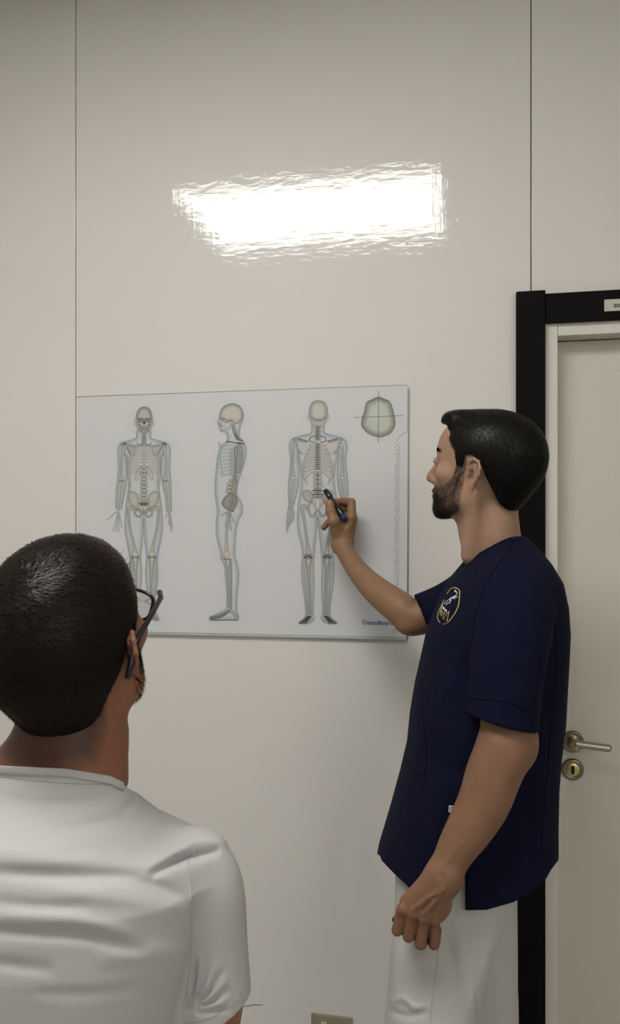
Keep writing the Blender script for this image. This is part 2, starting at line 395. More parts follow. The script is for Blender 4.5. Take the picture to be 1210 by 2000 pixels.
# ---- front view figure
Z = lambda x, y: (130+x/3.27, 740+y/3.27)
def ZZ(l): return [Z(*p) for p in l]
c = Canvas(204, 352, 784, 1226, .75)
AX = 491
def mir(l): return [(2*AX-x+2, y) for x, y in l]
arm = [(352, 408), (333, 425), (326, 460), (327, 500), (330, 570), (322, 650), (315, 720), (312, 800), (320, 832), (350, 832), (356, 800), (375, 720), (386, 640), (388, 580), (386, 520), (392, 470), (380, 420)]
body_fill(c, ZZ(arm)); 
armR = [(635, 408), (655, 425), (663, 460), (663, 500), (660, 570), (666, 650), (668, 720), (670, 800), (668, 845), (640, 845), (630, 760), (612, 680), (602, 600), (600, 540), (600, 470), (612, 420)]
body_fill(c, ZZ(armR))
rt = [(535, 330), (540, 375), (590, 395), (635, 408), (630, 450), (603, 520), (600, 580), (590, 650), (592, 720), (605, 800), (612, 900), (612, 960), (603, 1030), (587, 1110), (581, 1170), (584, 1260), (576, 1340), (568, 1400), (563, 1470), (592, 1535), (560, 1545), (530, 1500), (520, 1410), (508, 1320), (503, 1220), (510, 1140), (500, 1060), (494, 960), (491, 890)]
lt = [p for p in mir(rt)][::-1][1:]
body_fill(c, ZZ(rt+lt), 5)
head = [(495, 178), (528, 190), (546, 230), (548, 275), (540, 315), (515, 345), (495, 350), (475, 345), (450, 315), (441, 275), (443, 230), (462, 190)]
for ex in (436, 553): c.fill(ell_pts(*Z(ex, 278), 2.2, 6), BODY, .8, edge=LINE)
body_fill(c, ZZ(head))
c.fill(cr(ZZ([(495, 182), (525, 195), (541, 230), (541, 262), (533, 290), (523, 325), (495, 343), (468, 325), (457, 290), (449, 262), (449, 230), (465, 195)]), 5, True), (168, 163, 155), .8, edge=DK, ew=.5, grad=(136, 132, 128), gw=6)
for ex in (474, 516):
    c.fill(ell_pts(*Z(ex, 266), 4.8, 3.6), (146, 141, 134), .9, edge=(96, 92, 88), ew=.8); c.stroke(ZZ([(ex-16, 254), (ex+16, 254)]), .8, (80, 77, 74), .8)
    c.stroke(ZZ([(ex-12, 270), (ex+12, 270)]), .5, (108, 102, 98), .8)
c.fill(ZZ([(495, 262), (503, 285), (495, 292), (486, 285)]), (76, 68, 66), .9)
c.stroke(ZZ([(470, 300), (495, 306), (520, 300)]), 1.0, (125, 118, 110), .6); c.stroke(ZZ([(474, 316), (495, 321), (516, 316)]), .6, (100, 95, 90), .9)
for k in range(7): c.stroke(ZZ([(478+k*6, 309), (478+k*6, 321)]), .3, (110, 104, 100), .7)
c.stroke(ZZ([(458, 290), (470, 300)]), 1, (110, 104, 100), .6); c.stroke(ZZ([(532, 290), (520, 300)]), 1, (110, 104, 100), .6)
# scapulae
c.fill(cr(ZZ([(385, 425), (440, 430), (440, 480), (420, 500), (385, 440)]), 4, True), (160, 152, 146), .7, grad=(140, 132, 128))
c.fill(cr(ZZ([(605, 425), (545, 430), (548, 480), (570, 500), (605, 440)]), 4, True), (165, 158, 152), .7, grad=(145, 138, 134))
c.fill(ZZ([(370, 475), (400, 490), (410, 560), (388, 560)]), (135, 143, 165), .55, soft=2); c.fill(ZZ([(618, 475), (590, 490), (580, 560), (602, 560)]), (135, 143, 165), .55, soft=2)
def spine(c, x, y0, y1, n, w0, w1, Zf=Z, xs=None):
    for k in range(n):
        t = (k+.5)/n; y = y0+(y1-y0)*t; ww = w0+(w1-w0)*t; xx = x if xs is None else np.interp(y, [q[1] for q in xs], [q[0] for q in xs]); h = (y1-y0)/n*.32
        c.bone([Zf(xx-ww, y), Zf(xx+ww, y)], h/3.4, BONE, (105, 105, 105)); c.stroke([Zf(xx-ww, y+h*1.4), Zf(xx+ww, y+h*1.4)], .45, (84, 88, 96), .9)
spine(c, 493, 350, 420, 7, 10, 13)
spine(c, 493, 550, 780, 9, 12, 17)
for k in range(9):                                 # ribs
    y = 432+k*19; wd = [58, 74, 85, 92, 95, 98, 100, 100, 98][k]; dr = 14+k*6
    for sgn in (-1, 1):
        q = [(495+sgn*12, y+6 if k < 6 else y+22), (495+sgn*wd*.5, y-6+k*2), (495+sgn*wd*.92, y+dr*.5), (495+sgn*wd, y+dr*1.2), (495+sgn*wd*.9, y+dr*1.7)]
        c.bone(cr(ZZ(q), 5), [1.1, 1.6, 1.5, 1.2, .6], (184, 180, 170), (124, 122, 118), .9)
for sgn in (-1, 1):
    c.bone(cr(ZZ([(495+sgn*20, 560), (495+sgn*45, 590), (495+sgn*62, 650)]), 5), [.8, 1.2, .5], BONE, (120, 120, 118))
    c.bone(cr(ZZ([(495+sgn*18, 600), (495+sgn*36, 622), (495+sgn*44, 650)]), 5), [.8, 1, .5], BONE, (120, 120, 118))
c.bone(ZZ([(494, 425), (494, 548)]), [2.6, 1.6, 2.2, 1.2], (186, 182, 172), (124, 120, 115))
for sgn in (-1, 1):
    c.bone(cr(ZZ([(495+sgn*10, 424), (495+sgn*60, 428), (495+sgn*125, 412)]), 5), [1.6, 1.1, 1.5], BONE, (92, 92, 92))
    c.stroke(cr(ZZ([(495+sgn*45, 405), (495+sgn*38, 418), (495+sgn*10, 420)]), 4), .6, DK, .7)
    c.stroke(ZZ([(495+sgn*120, 414), (495+sgn*136, 420)]), 1.6, (84, 84, 86), .8)
    c.stroke(ZZ([(495+sgn*118, 425), (495+sgn*88, 490)]), .8, (105, 100, 98), .7)
c.bone(cr(ZZ([(362, 445), (352, 520), (350, 600), (350, 645)]), 5), [3.4, 2.1, 2, 3.8], BONE, (120, 118, 113)); c.bone(cr(ZZ([(626, 445), (634, 520), (632, 600), (632, 645)]), 5), [3.4, 2.1, 2, 3.8], BONE, (120, 118, 113))
for xo, tgt in ((342, 328), (358, 345)): c.bone(ZZ([(xo, 660), (tgt, 828)]), [2, 1.3, 1.8], BONE, (122, 120, 116))
for xo, tgt in ((622, 646), (640, 658)): c.bone(ZZ([(xo, 660), (tgt, 828)]), [2, 1.3, 1.8], BONE, (122, 120, 116))
c.stroke(ZZ([(335, 652), (370, 652)]), .7, DK, .7); c.stroke(ZZ([(615, 652), (650, 652)]), .7, DK, .7)
hand_bones(c, Z(332, 835), ZZ([(258, 902), (297, 972), (316, 982), (334, 978), (352, 950)]))
hand_bones(c, Z(655, 835), ZZ([(630, 890), (652, 935), (664, 965), (672, 977), (676, 945)]))
for sgn in (-1, 1):                                # pelvis
    X_ = lambda x: 491+sgn*(x-491)
    c.fill(cr(ZZ([(X_(520), 790), (X_(525), 745), (X_(550), 720), (X_(585), 722), (X_(592), 745), (X_(578), 800), (X_(562), 825), (X_(530), 830)]), 5, True), (170, 165, 156), .85, edge=(125, 120, 115), ew=.6, grad=(150, 146, 138))
    c.bone(cr(ZZ([(X_(560), 812), (X_(530), 835), (X_(500), 860)]), 5), [2.0, 1.6, 1.6], BONE, (105, 102, 98))
    c.stroke(ell_pts(*Z(X_(524), 856), 6.8, 7.4), 1.5, (176, 171, 160), .95); c.stroke(ell_pts(*Z(X_(524), 856), 8.2, 8.6), .5, (96, 94, 90), .9); c.stroke(ell_pts(*Z(X_(524), 856), 5.2, 6.2), .5, (96, 94, 90), .9)
    c.bone(cr(ZZ([(X_(562), 830), (X_(584), 826), (X_(586), 850), (X_(578), 950), (X_(556), 1050), (X_(545), 1105)]), 6), [3.6, 3.2, 2.4, 2.1, 2.4, 4.2], BONE, (118, 116, 112))
    for kx in (533, 557): c.bone([Z(X_(kx), 1128), Z(X_(kx), 1132)], 3.2, (178, 172, 160), (92, 88, 84))
    c.fill(ell_pts(*Z(X_(545), 1122), 5.2, 5), (182, 177, 166), .9, edge=(120, 115, 110), ew=.6)
    c.stroke(ZZ([(X_(522), 1143), (X_(570), 1143)]), .9, (84, 80, 78), .9)
    c.bone(ZZ([(X_(545), 1152), (X_(543), 1180), (X_(540), 1300), (X_(538), 1440)]), [6, 4.4, 2.5, 2.2], BONE, (112, 110, 106)); c.bone(ZZ([(X_(568), 1160), (X_(563), 1300), (X_(560), 1450)]), [1.8, 1.1, 1.3], BONE, (118, 116, 112))
    for k in range(4): c.bone(ZZ([(X_(545+k*3), 1500), (X_(548+k*12), 1538)]), [1.6, .8], (165, 165, 162), (98, 102, 110))
c.fill(ZZ([(462, 788), (522, 788), (512, 812), (472, 812)]), (104, 94, 86), .9, soft=1); c.fill(cr(ZZ([(470, 812), (515, 812), (503, 838), (491, 848), (480, 838)]), 4, True), (178, 170, 158), .9, edge=(120, 114, 108))
for xo in (475, 493, 511): c.bone(ZZ([(xo, 792), (xo, 806)]), 1.2, (150, 142, 132), (90, 82, 76))
c.stroke(ZZ([(491, 820), (491, 870)]), .5, (105, 92, 88), .9)
c.mesh('printed_figure', BO+.0004)

# ---- side view figure
c = Canvas(405, 505, 780, 1222, .75)
out = [(1053, 158), (1010, 172), (985, 200), (975, 240), (962, 282), (972, 296), (972, 308), (985, 336), (1018, 345), (1023, 395), (985, 430), (962, 500), (955, 570), (948, 640), (946, 710), (955, 800), (962, 850), (955, 900), (953, 980), (965, 1050), (980, 1100), (984, 1150), (1005, 1190), (1012, 1260), (1018, 1330), (1022, 1400), (1015, 1470), (960, 1500), (912, 1522), (918, 1540), (975, 1544), (1040, 1538), (1085, 1540), (1099, 1520), (1090, 1485), (1088, 1420), (1095, 1330), (1100, 1250), (1090, 1180), (1076, 1130), (1078, 1050), (1085, 960), (1100, 900), (1121, 860), (1122, 810), (1105, 770), (1088, 730), (1095, 670), (1115, 600), (1140, 520), (1148, 450), (1130, 400), (1106, 370), (1107, 315), (1127, 260), (1127, 215), (1100, 170)]
body_fill(c, ZZ(out), 4)
c.fill(cr(ZZ([(1053, 163), (1008, 178), (982, 215), (985, 262), (1020, 280), (1052, 268), (1075, 288), (1105, 275), (1124, 235), (1115, 190), (1085, 168)]), 5, True), (176, 172, 163), .85, edge=(105, 100, 94), ew=.8, grad=(150, 147, 140), gw=7)
c.bone(cr(ZZ([(1050, 268), (1040, 310), (985, 328)]), 4), [1.6, 1.9, 1.6], BONE, (130, 125, 118)); c.stroke(ZZ([(988, 255), (1020, 262), (1052, 266)]), 1.3, (140, 130, 122), .8)
c.fill(ell_pts(*Z(1000, 255), 4, 3.4), (140, 135, 130), .7); c.fill(ell_pts(*Z(983, 290), 2.4, 4), (150, 143, 138), .8); c.stroke(ZZ([(982, 302), (1010, 300)]), .8, (120, 115, 110), .6)
sp = [(1060, 285), (1072, 340), (1100, 400), (1115, 470), (1108, 560), (1085, 610), (1045, 660), (1035, 720)]
spine(c, 0, 285, 390, 9, 8, 11, Z, sp); spine(c, 0, 400, 600, 11, 10, 11, Z, sp); spine(c, 0, 610, 730, 5, 12, 14, Z, sp)
for k in range(9):
    y = 420+k*21
    c.bone(cr(ZZ([(1105-k*2, y+10), (1070, y+2+k), (1020, y+8+k*2), (980+k*1.2, y+2+k*3.5), (972+k*2.5, y-16+k*4)]), 5), [1.2, 1.3, 1.3, .8], (178, 176, 170), (120, 124, 130), .8)
c.stroke(cr(ZZ([(1022, 405), (985, 445), (968, 510), (968, 570)]), 5), 2, (150, 156, 166), .7)
c.fill(cr(ZZ([(1040, 470), (1080, 430), (1130, 440), (1120, 540), (1090, 610), (1045, 620)]), 4, True), (140, 142, 146), .45, soft=2)
c.stroke(cr(ZZ([(1020, 400), (1060, 405), (1130, 415)]), 4), 1.1, (80, 84, 92), .8); c.stroke(cr(ZZ([(1075, 350), (1095, 385), (1120, 395)]), 4), 1.3, (90, 94, 98), .7)
c.fill(cr(ZZ([(990, 785), (1040, 730), (1085, 750), (1088, 800), (1060, 850), (1010, 825)]), 4, True), (150, 144, 135), .9, edge=(100, 96, 90), grad=(128, 122, 114))
c.stroke(ell_pts(*Z(1088, 845), 5, 8), 1.2, (170, 166, 156), .9)
c.bone(cr(ZZ([(1082, 440), (1080, 520), (1078, 590), (1075, 640)]), 5), [3.2, 2, 1.8, 2.8], (172, 165, 152), (92, 90, 86))
for a_, b_2 in (((1068, 650), (1040, 830)), ((1085, 650), (1058, 835))): c.bone([Z(*a_), Z(*b_2)], [1.9, 1.5], (176, 166, 150), (88, 84, 78))
hand_bones(c, Z(1040, 840), ZZ([(990, 872), (1012, 945), (1032, 960), (1050, 972), (1068, 920)]), (150, 145, 138))
c.bone(ZZ([(1028, 860), (1020, 1000), (1022, 1110)]), [2.6, 2.1, 3.6], BONE, (120, 118, 112)); c.fill(ell_pts(*Z(1023, 1122), 6.5, 6.5), (180, 172, 160), .95, edge=(112, 106, 100))
c.bone(ZZ([(1003, 1130), (1000, 1142)]), 1.8, BONE, (112, 106, 100)); c.stroke(ZZ([(1005, 1150), (1050, 1154)]), 1, (92, 88, 82), .8)
c.bone(ZZ([(1030, 1165), (1030, 1200), (1037, 1330), (1040, 1455)]), [5.4, 3, 2.2, 2.8], BONE, (116, 113, 108)); c.bone(ZZ([(1050, 1170), (1052, 1300), (1050, 1465)]), [1.6, 1, 1.6], (165, 160, 150), (104, 100, 96))
for k in range(4): c.bone(cr(ZZ([(1040, 1482), (985, 1508+k*5), (918, 1524+k*4)]), 4), [1.8, 1.2, .7], (155, 158, 158), (88, 94, 98))
c.bone(cr(ZZ([(1045, 1480), (1070, 1505), (1088, 1528)]), 4), [2.6, 2.4, 2.8], BONE, (92, 94, 96)); c.stroke(ZZ([(918, 1541), (1090, 1541)]), .8, (84, 88, 92), .8)
c.mesh('printed_figure', BO+.0004)

# ---- back view figure
Y2 = lambda x, y: (500+x/3.667, 740+y/3.667)
def YY(l): return [Y2(*p) for p in l]
AX = 439
c = Canvas(550, 690, 776, 1226, .75)
arm = [(262, 428), (240, 455), (235, 500), (245, 570), (240, 650), (231, 730), (229, 820), (233, 900), (222, 960), (215, 1080), (222, 1097), (242, 1040), (268, 1012), (273, 955), (263, 928), (290, 830), (308, 740), (309, 640), (300, 560), (318, 480), (300, 425)]
body_fill(c, YY(arm), 5); body_fill(c, YY([(2*AX-x+10, y) for x, y in arm]), 5)
lt = [(437, 988), (437, 1060), (430, 1130), (418, 1250), (412, 1350), (416, 1470), (412, 1600), (408, 1690), (405, 1738), (345, 1757), (303, 1746), (350, 1700), (348, 1600), (330, 1470), (323, 1350), (330, 1250), (315, 1160), (297, 1080), (293, 980), (303, 880), (316, 800), (322, 720), (316, 640), (300, 560), (285, 470), (262, 428), (330, 405), (393, 385), (400, 330)]
rt = [(2*AX-x+5, y) for x, y in lt][::-1][:-1]
body_fill(c, YY(lt+rt), 4)
for ex in (372, 518): c.fill(ell_pts(*Y2(ex, 275), 1.8, 6), BODY, .8, edge=LINE)
c.fill(cr(YY([(445, 154), (490, 168), (511, 215), (509, 270), (495, 320), (445, 345), (397, 320), (380, 270), (378, 215), (400, 168)]), 5, True), BODY, .85, edge=(110, 114, 118), grad=BEDGE)
c.fill(cr(YY([(445, 160), (487, 174), (504, 220), (500, 270), (480, 295), (445, 300), (410, 295), (390, 270), (386, 220), (403, 174)]), 5, True), (176, 173, 165), .9, edge=(128, 122, 116), grad=(150, 147, 141), gw=8)
c.stroke(cr(YY([(395, 280), (445, 298), (495, 280)]), 5), 1.6, (140, 122, 118), .6)
c.fill(cr(YY([(398, 305), (490, 305), (480, 340), (445, 345), (408, 340)]), 4, True), (165, 161, 154), .8, edge=(120, 116, 110))
def spinec(y0, y1, n, w0, w1):
    for k in range(n):
        y = y0+(y1-y0)*(k+.5)/n; ww = w0+(w1-w0)*k/n; h = (y1-y0)/n*.3
        c.bone([Y2(440-ww, y), Y2(440+ww, y)], h/3.7, BONE, (112, 112, 112)); c.stroke([Y2(440-ww, y+h*1.5), Y2(440+ww, y+h*1.5)], .5, (76, 78, 82), .85)
        c.stroke(YY([(434, y-h), (440, y+h*1.6), (446, y-h)]), .5, (92, 92, 94), .8)
for sgn in (-1, 1):
    X_ = lambda x: 440+sgn*(440-x)
    c.fill(cr(YY([(X_(300), 455), (X_(375), 460), (X_(378), 510), (X_(362), 535), (X_(330), 540), (X_(296), 480)]), 4, True), (176, 170, 164), .85, edge=(140, 136, 132), ew=.6)
    c.fill(cr(YY([(X_(295), 505), (X_(330), 530), (X_(322), 545), (X_(300), 530)]), 3, True), (128, 138, 165), .6, soft=1)
for k in range(10):
    y = 470+k*21; wd = [50, 66, 80, 90, 98, 106, 110, 112, 104, 86][k]; dr = 10+k*8
    for sgn in (-1, 1):
        q = [(440+sgn*14, y+6), (440+sgn*wd*.45, y+2+dr*.1), (440+sgn*wd*.9, y+dr*.5), (440+sgn*wd, y+dr*.9), (440+sgn*wd*.86, y+dr*1.15)]
        c.bone(cr(YY(q), 5), [1.1, 1.4, 1.4, 1.1, .6], (184, 180, 170), (112, 110, 106), .95)
spinec(335, 440, 7, 15, 20); spinec(455, 650, 11, 14, 17); spinec(660, 850, 6, 22, 26)
for sgn in (-1, 1):
    X_ = lambda x: 440+sgn*(440-x)
    c.stroke(cr(YY([(X_(425), 408), (X_(390), 420), (X_(382), 445), (X_(420), 455)]), 5), .9, (104, 102, 98), .9)
    c.bone(cr(YY([(X_(275), 432), (X_(310), 440), (X_(360), 452)]), 4), [1.8, 1.0, 1.2], BONE, (86, 86, 86)); c.stroke(YY([(X_(300), 428), (X_(370), 445)]), .8, (100, 100, 100), .8)
    c.bone(cr(YY([(X_(276), 472), (X_(266), 500), (X_(262), 600), (X_(265), 690)]), 5), [4.2, 2.6, 1.9, 3.6], BONE, (120, 118, 113)); c.fill(ell_pts(*Y2(X_(266), 712), 5, 3.6), (180, 174, 164), .9, edge=(92, 90, 86))
    for a_, b_2 in (((256, 725), (240, 930)), ((276, 725), (250, 935))): c.bone([Y2(X_(a_[0]), a_[1]), Y2(X_(b_2[0]), b_2[1])], [2.2, 1.2, 1.4], BONE, (122, 120, 116))
    hand_bones(c, Y2(X_(250), 935), YY([(X_(268), 1015), (X_(246), 1040), (X_(232), 1065), (X_(224), 1090), (X_(219), 1080)]))
    c.fill(cr(YY([(X_(330), 815), (X_(360), 795), (X_(400), 815), (X_(408), 860), (X_(385), 885), (X_(345), 870)]), 5, True), (164, 158, 153), .9, edge=(140, 136, 132), grad=(150, 142, 138))
    c.bone(cr(YY([(X_(392), 885), (X_(375), 910), (X_(380), 960), (X_(405), 985), (X_(432), 945)]), 5), [1.6, 2, 1.8, 1.8, 1.4], (178, 174, 164), (92, 90, 86))
    c.bone(cr(YY([(X_(362), 930), (X_(345), 908), (X_(330), 935), (X_(345), 1020), (X_(362), 1150), (X_(375), 1245)]), 6), [2.4, 3.4, 3.4, 2.3, 2.3, 4.6], BONE, (116, 114, 110))
    for kx in (355, 388): c.bone([Y2(X_(kx), 1268), Y2(X_(kx), 1276)], 3.2, (168, 160, 152), (88, 80, 78))
    c.stroke(cr(YY([(X_(345), 1282), (X_(372), 1270), (X_(400), 1282)]), 4), 1.3, (92, 74, 72), .75)
    c.bone(YY([(X_(374), 1305), (X_(374), 1345), (X_(380), 1500), (X_(384), 1680)]), [6.6, 3.6, 2.7, 2.6], BONE, (112, 110, 106)); c.bone(YY([(X_(347), 1320), (X_(356), 1500), (X_(366), 1690)]), [1.9, 1.2, 1.5], BONE, (114, 112, 108))
    c.fill(cr(YY([(X_(362), 1690), (X_(410), 1690), (X_(412), 1725), (X_(370), 1730)]), 4, True), (168, 164, 156), .9, edge=(92, 92, 92))
    for k in range(4): c.bone(cr(YY([(X_(370+k*6), 1705), (X_(340+k*9), 1730), (X_(310+k*16), 1750)]), 4), [1.8, 1.3, .9], (110, 112, 112), (62, 64, 66))
c.fill(cr(YY([(405, 855), (475, 855), (478, 890), (460, 925), (440, 945), (420, 925), (402, 890)]), 5, True), (182, 178, 168), .95, edge=(112, 110, 106), grad=(160, 156, 148))
for yy in (872, 888, 902):
    for xx in (423, 457): c.stroke(YY([(xx, yy), (xx, yy+3)]), .6, (92, 88, 84), .9)
for yy in (800, 828): c.stroke(YY([(405, yy), (475, yy)]), 1.0, (70, 70, 72), .9)
c.stroke(cr(YY([(462, 745), (478, 760), (490, 785), (505, 800)]), 4), .9, (132, 145, 148), .6)
c.mesh('printed_figure', BO+.0004)

# ---- skull seen from above, cross lines, marks, name
c = Canvas(686, 792, 760, 870, .75)
sk = cr(YY([(875, 130), (925, 148), (960, 172), (985, 250), (993, 330), (960, 388), (905, 413), (860, 413), (800, 388), (757, 340), (757, 290), (775, 230), (790, 172), (830, 148)]), 6, True)
c.halo(sk, 5, .15, (160, 164, 160)); c.fill(sk, (170, 174, 164), .95, edge=(88, 92, 88), ew=.9, grad=(128, 132, 124), gw=12)
c.fill(ell_pts(*Y2(865, 255), 13, 14), (180, 184, 172), .35, soft=8)
c.stroke(YY([(800, 165), (872, 138), (955, 165)]), 1.6, (118, 122, 116), .5, 1.2)
c.stroke(YY([(697, 277), (1050, 263)]), .45, (88, 92, 92), .75); c.stroke(YY([(877, 88), (873, 455)]), .45, (80, 84, 84), .8)
c.mesh('printed_skull', BO+.0004)
text('board_lettering', 'OsteoBoard', tuple(W(706.5, 1219.5, BO+.0003)), .0148, RX, M['blueink'], board, ext=.0001, sx=1.02, bold=.00025)
wall_line('marker_scribble', [(470, 930), (481, 934), (489, 932)], .0005, M['teal'], board, BO+.0001)
wall_line('marker_scribble', [(470, 931), (483, 940), (498, 950)], .0006, M['teal'], board, BO+.0001)
wall_line('marker_scribble', [(470, 933), (474, 945)], .0004, M['teal'], board, BO+.0001)
ridge_l = []; 
ys = np.concatenate([np.arange(868, 1146, 7.0), np.arange(1212, 1240, 7.0)])
for y in ys:
    xc = np.interp(y, [866, 900, 1140, 1240], [775.5, 775, 773, 770]); hw = 4.6
    ridge_l.append((np.array([W(xc-hw, y+5.5, BO), W(xc-hw*.3, y+2, BO+.0006), W(xc+hw*.4, y-2.5, BO+.0006), W(xc+hw, y-6.5, BO)]), np.array([.0006, .0019, .0019, .0006])))
tag(tubes('embossed_rope', ridge_l, M['emboss'], board, 8), kind='stuff')
wall_line('curved_line', [(773.5, 864), (778, 855), (786, 847), (794, 843.5)], .0005, M['pencil'], board, BO)
wall_line('curved_line', [(795, 843), (795.2, 800), (795.5, 760)], .0004, M['pencil'], board, BO)
#PEOPLE
# ------------------------------------------------------------------ sculpting by distance fields (view-frame metres)
def smin(a, b, k):
    h = np.clip(.5+.5*(b-a)/k, 0, 1); return b+(a-b)*h-k*h*(1-h)
def smax(a, b, k): return -smin(-a, -b, k)
def capf(P, a, b, ra, rb):
    a = np.asarray(a, np.float32); b = np.asarray(b, np.float32); d = b-a; t = np.clip(((P-a)@d)/(d@d+1e-12), 0, 1)
    q = P-a-t[:, None]*d; return np.sqrt((q*q).sum(1))-(ra+(rb-ra)*t)
def ellf(P, c, r, Rm=None):
    q = P-np.asarray(c, np.float32)
    if Rm is not None: q = q@Rm
    r = np.asarray(r, np.float32); k0 = np.sqrt(((q/r)**2).sum(1)); k1 = np.sqrt(((q/(r*r))**2).sum(1))+1e-9
    return k0*(k0-1)/k1
def chain(P, pts, k=.008):
    """pts: (point, radius) list -> tapered limb"""
    d = None
    for (a, ra), (b, rb) in zip(pts[:-1], pts[1:]):
        e = capf(P, a, b, ra, rb); d = e if d is None else smin(d, e, k)
    return d
def limb(P, pts, k=.003, n=5):
    """a limb through (point, radius) pairs, interpolated smoothly"""
    q = cr(np.array([[*a, r_] for a, r_ in pts]), n); return chain(P, [(p[:3], p[3]) for p in q], k)
def slices(P, T, key=2):
    """T rows: w, cu, cv, a, b, n   stacked super-ellipse sections"""
    T = np.asarray(T, float); T = T[np.argsort(T[:, 0])]; w_ = P[:, 2]
    cu, cv, a, b, n = [np.interp(w_, T[:, 0], T[:, i]).astype(np.float32) for i in range(1, 6)]
    x = np.abs(P[:, 0]-cu)/a; y = np.abs(P[:, 1]-cv)/b
    k = (x**n+y**n+1e-9)**(1/n)
    return (k-1)*np.minimum(a, b)*np.where(k > 1, 1, 1)
def extract(f, lo, hi, h, newton=2):
    lo = np.asarray(lo, float); hi = np.asarray(hi, float); nb = np.ceil((hi-lo)/h/8).astype(int); n = nb*8
    gi = np.stack(np.meshgrid(*[np.arange(k) for k in nb], indexing='ij'), -1).reshape(-1, 3)
    cen = (lo+(gi*8+3.5)*h).astype(np.float32); dc = f(cen)
    Vv = np.empty(n, np.float32); Vb = Vv.reshape(nb[0], 8, nb[1], 8, nb[2], 8)
    Vb[...] = dc.reshape(nb)[:, None, :, None, :, None]
    act = np.nonzero(np.abs(dc) < 8*h*.87*1.5+.003)[0]
    off = np.stack(np.meshgrid(*[np.arange(8)]*3, indexing='ij'), -1).reshape(-1, 3)
    for s_ in range(0, len(act), 1500):
        A = act[s_:s_+1500]; g_ = gi[A]; P = (lo+(g_[:, None]*8+off[None])*h).astype(np.float32).reshape(-1, 3)
        d = f(P).reshape(len(A), 8, 8, 8)
        Vb[g_[:, 0], :, g_[:, 1], :, g_[:, 2], :] = d
    s = Vv < 0; c = np.zeros(n-1, np.uint8)
    sl = [slice(0, -1), slice(1, None)]
    for i in (0, 1):
        for j in (0, 1):
            for k in (0, 1): c += s[sl[i], sl[j], sl[k]]
    idx = np.argwhere((c > 0) & (c < 8)); im = np.full(n-1, -1, np.int32); im[idx[:, 0], idx[:, 1], idx[:, 2]] = np.arange(len(idx))
    cv = {}
    for i in (0, 1):
        for j in (0, 1):
            for k in (0, 1): cv[(i, j, k)] = Vv[idx[:, 0]+i, idx[:, 1]+j, idx[:, 2]+k]
    acc = np.zeros((len(idx), 3)); cnt = np.zeros(len(idx))
    for a in cv:
        for ax in range(3):
            if a[ax] == 0:
                b = tuple(1 if q == ax else a[q] for q in range(3)); va, vb = cv[a], cv[b]; m = (va < 0) != (vb < 0)
                t = np.where(m, va/(va-vb+1e-20), 0); p = np.tile(np.array(a, float), (len(idx), 1)); p[:, ax] += t
                acc[m] += p[m]; cnt[m] += 1
    Pv = lo+(idx+acc/cnt[:, None])*h
    F = []
    for ax in range(3):
        o1, o2 = [(1, 2), (2, 0), (0, 1)][ax]
        sa = [slice(None)]*3; sb = [slice(None)]*3; sa[ax] = slice(0, -1); sb[ax] = slice(1, None)
        A = s[tuple(sa)]; B = s[tuple(sb)]; e = np.argwhere(A != B)
        e = e[(e[:, o1] > 0) & (e[:, o2] > 0) & (e[:, o1] < n[o1]-1) & (e[:, o2] < n[o2]-1)]
        ins = A[e[:, 0], e[:, 1], e[:, 2]]
        def ci(d1, d2): q = e.copy(); q[:, o1] -= d1; q[:, o2] -= d2; return im[q[:, 0], q[:, 1], q[:, 2]]
        Q = np.stack([ci(1, 1), ci(0, 1), ci(0, 0), ci(1, 0)], -1); Q[~ins] = Q[~ins][:, ::-1]; F.append(Q)
    F = np.vstack(F); F = F[(F >= 0).all(1)]
    for _ in range(newton):
        p = Pv.astype(np.float32); d = f(p); e = .0006
        G = np.stack([(f(p+np.array(v_, np.float32)*e)-d)/e for v_ in ((1, 0, 0), (0, 1, 0), (0, 0, 1))], -1)
        g2 = np.clip((G*G).sum(1), .15, None); st = np.clip(d/g2, -h*.7, h*.7); Pv = Pv-st[:, None]*G
    return Pv, F
def row(y, xl, xr, dc, b, n=2.3):
    k = dc/FPX; return [CH-(y-HY)*k, (((xl+xr)/2)-CX)*k, dc, (xr-xl)/2*k, b, n]
def grad(f, p, e=.0015):
    p = p.astype(np.float32); G = np.stack([f(p+np.array(v_, np.float32)*e)-f(p-np.array(v_, np.float32)*e) for v_ in ((1, 0, 0), (0, 1, 0), (0, 0, 1))], -1)
    return G/(np.linalg.norm(G, axis=1)[:, None]+1e-9)
def merge(parts):
    Vs = []; Fs = []; Cs = []; o = 0
    for v, f_, c_ in parts: Vs.append(v); Fs.append(f_+o); Cs.append(np.broadcast_to(c_, (len(v), 3))); o += len(v)
    return np.vstack(Vs), np.vstack(Fs), np.vstack(Cs)
def px2(P): return CX+FPX*P[:, 0]/P[:, 1], HY-FPX*(P[:, 2]-CH)/P[:, 1]
def line2(P, pts, tp=False):
    """pixel distance to a fold line (and how deep the fold is at the nearest place)"""
    x, y = px2(P); d = np.full(len(P), 1e6, np.float32); T = np.zeros(len(P), np.float32)
    pts = cr(pts, 4); n = len(pts)-1
    for i, (a, b) in enumerate(zip(pts[:-1], pts[1:])):
        e = b-a; t = np.clip(((x-a[0])*e[0]+(y-a[1])*e[1])/(e@e+1e-9), 0, 1); q = np.hypot(x-a[0]-t*e[0], y-a[1]-t*e[1])
        m = q < d; d = np.where(m, q, d); T = np.where(m, (i+t)/n, T)
    return (d, np.clip(np.sin(T*math.pi), 0, 1)**.7) if tp else d
def foldf(P, pts, amp, wd):
    d, t = line2(P, pts, True); return amp*t*np.exp(-(d/wd)**2)
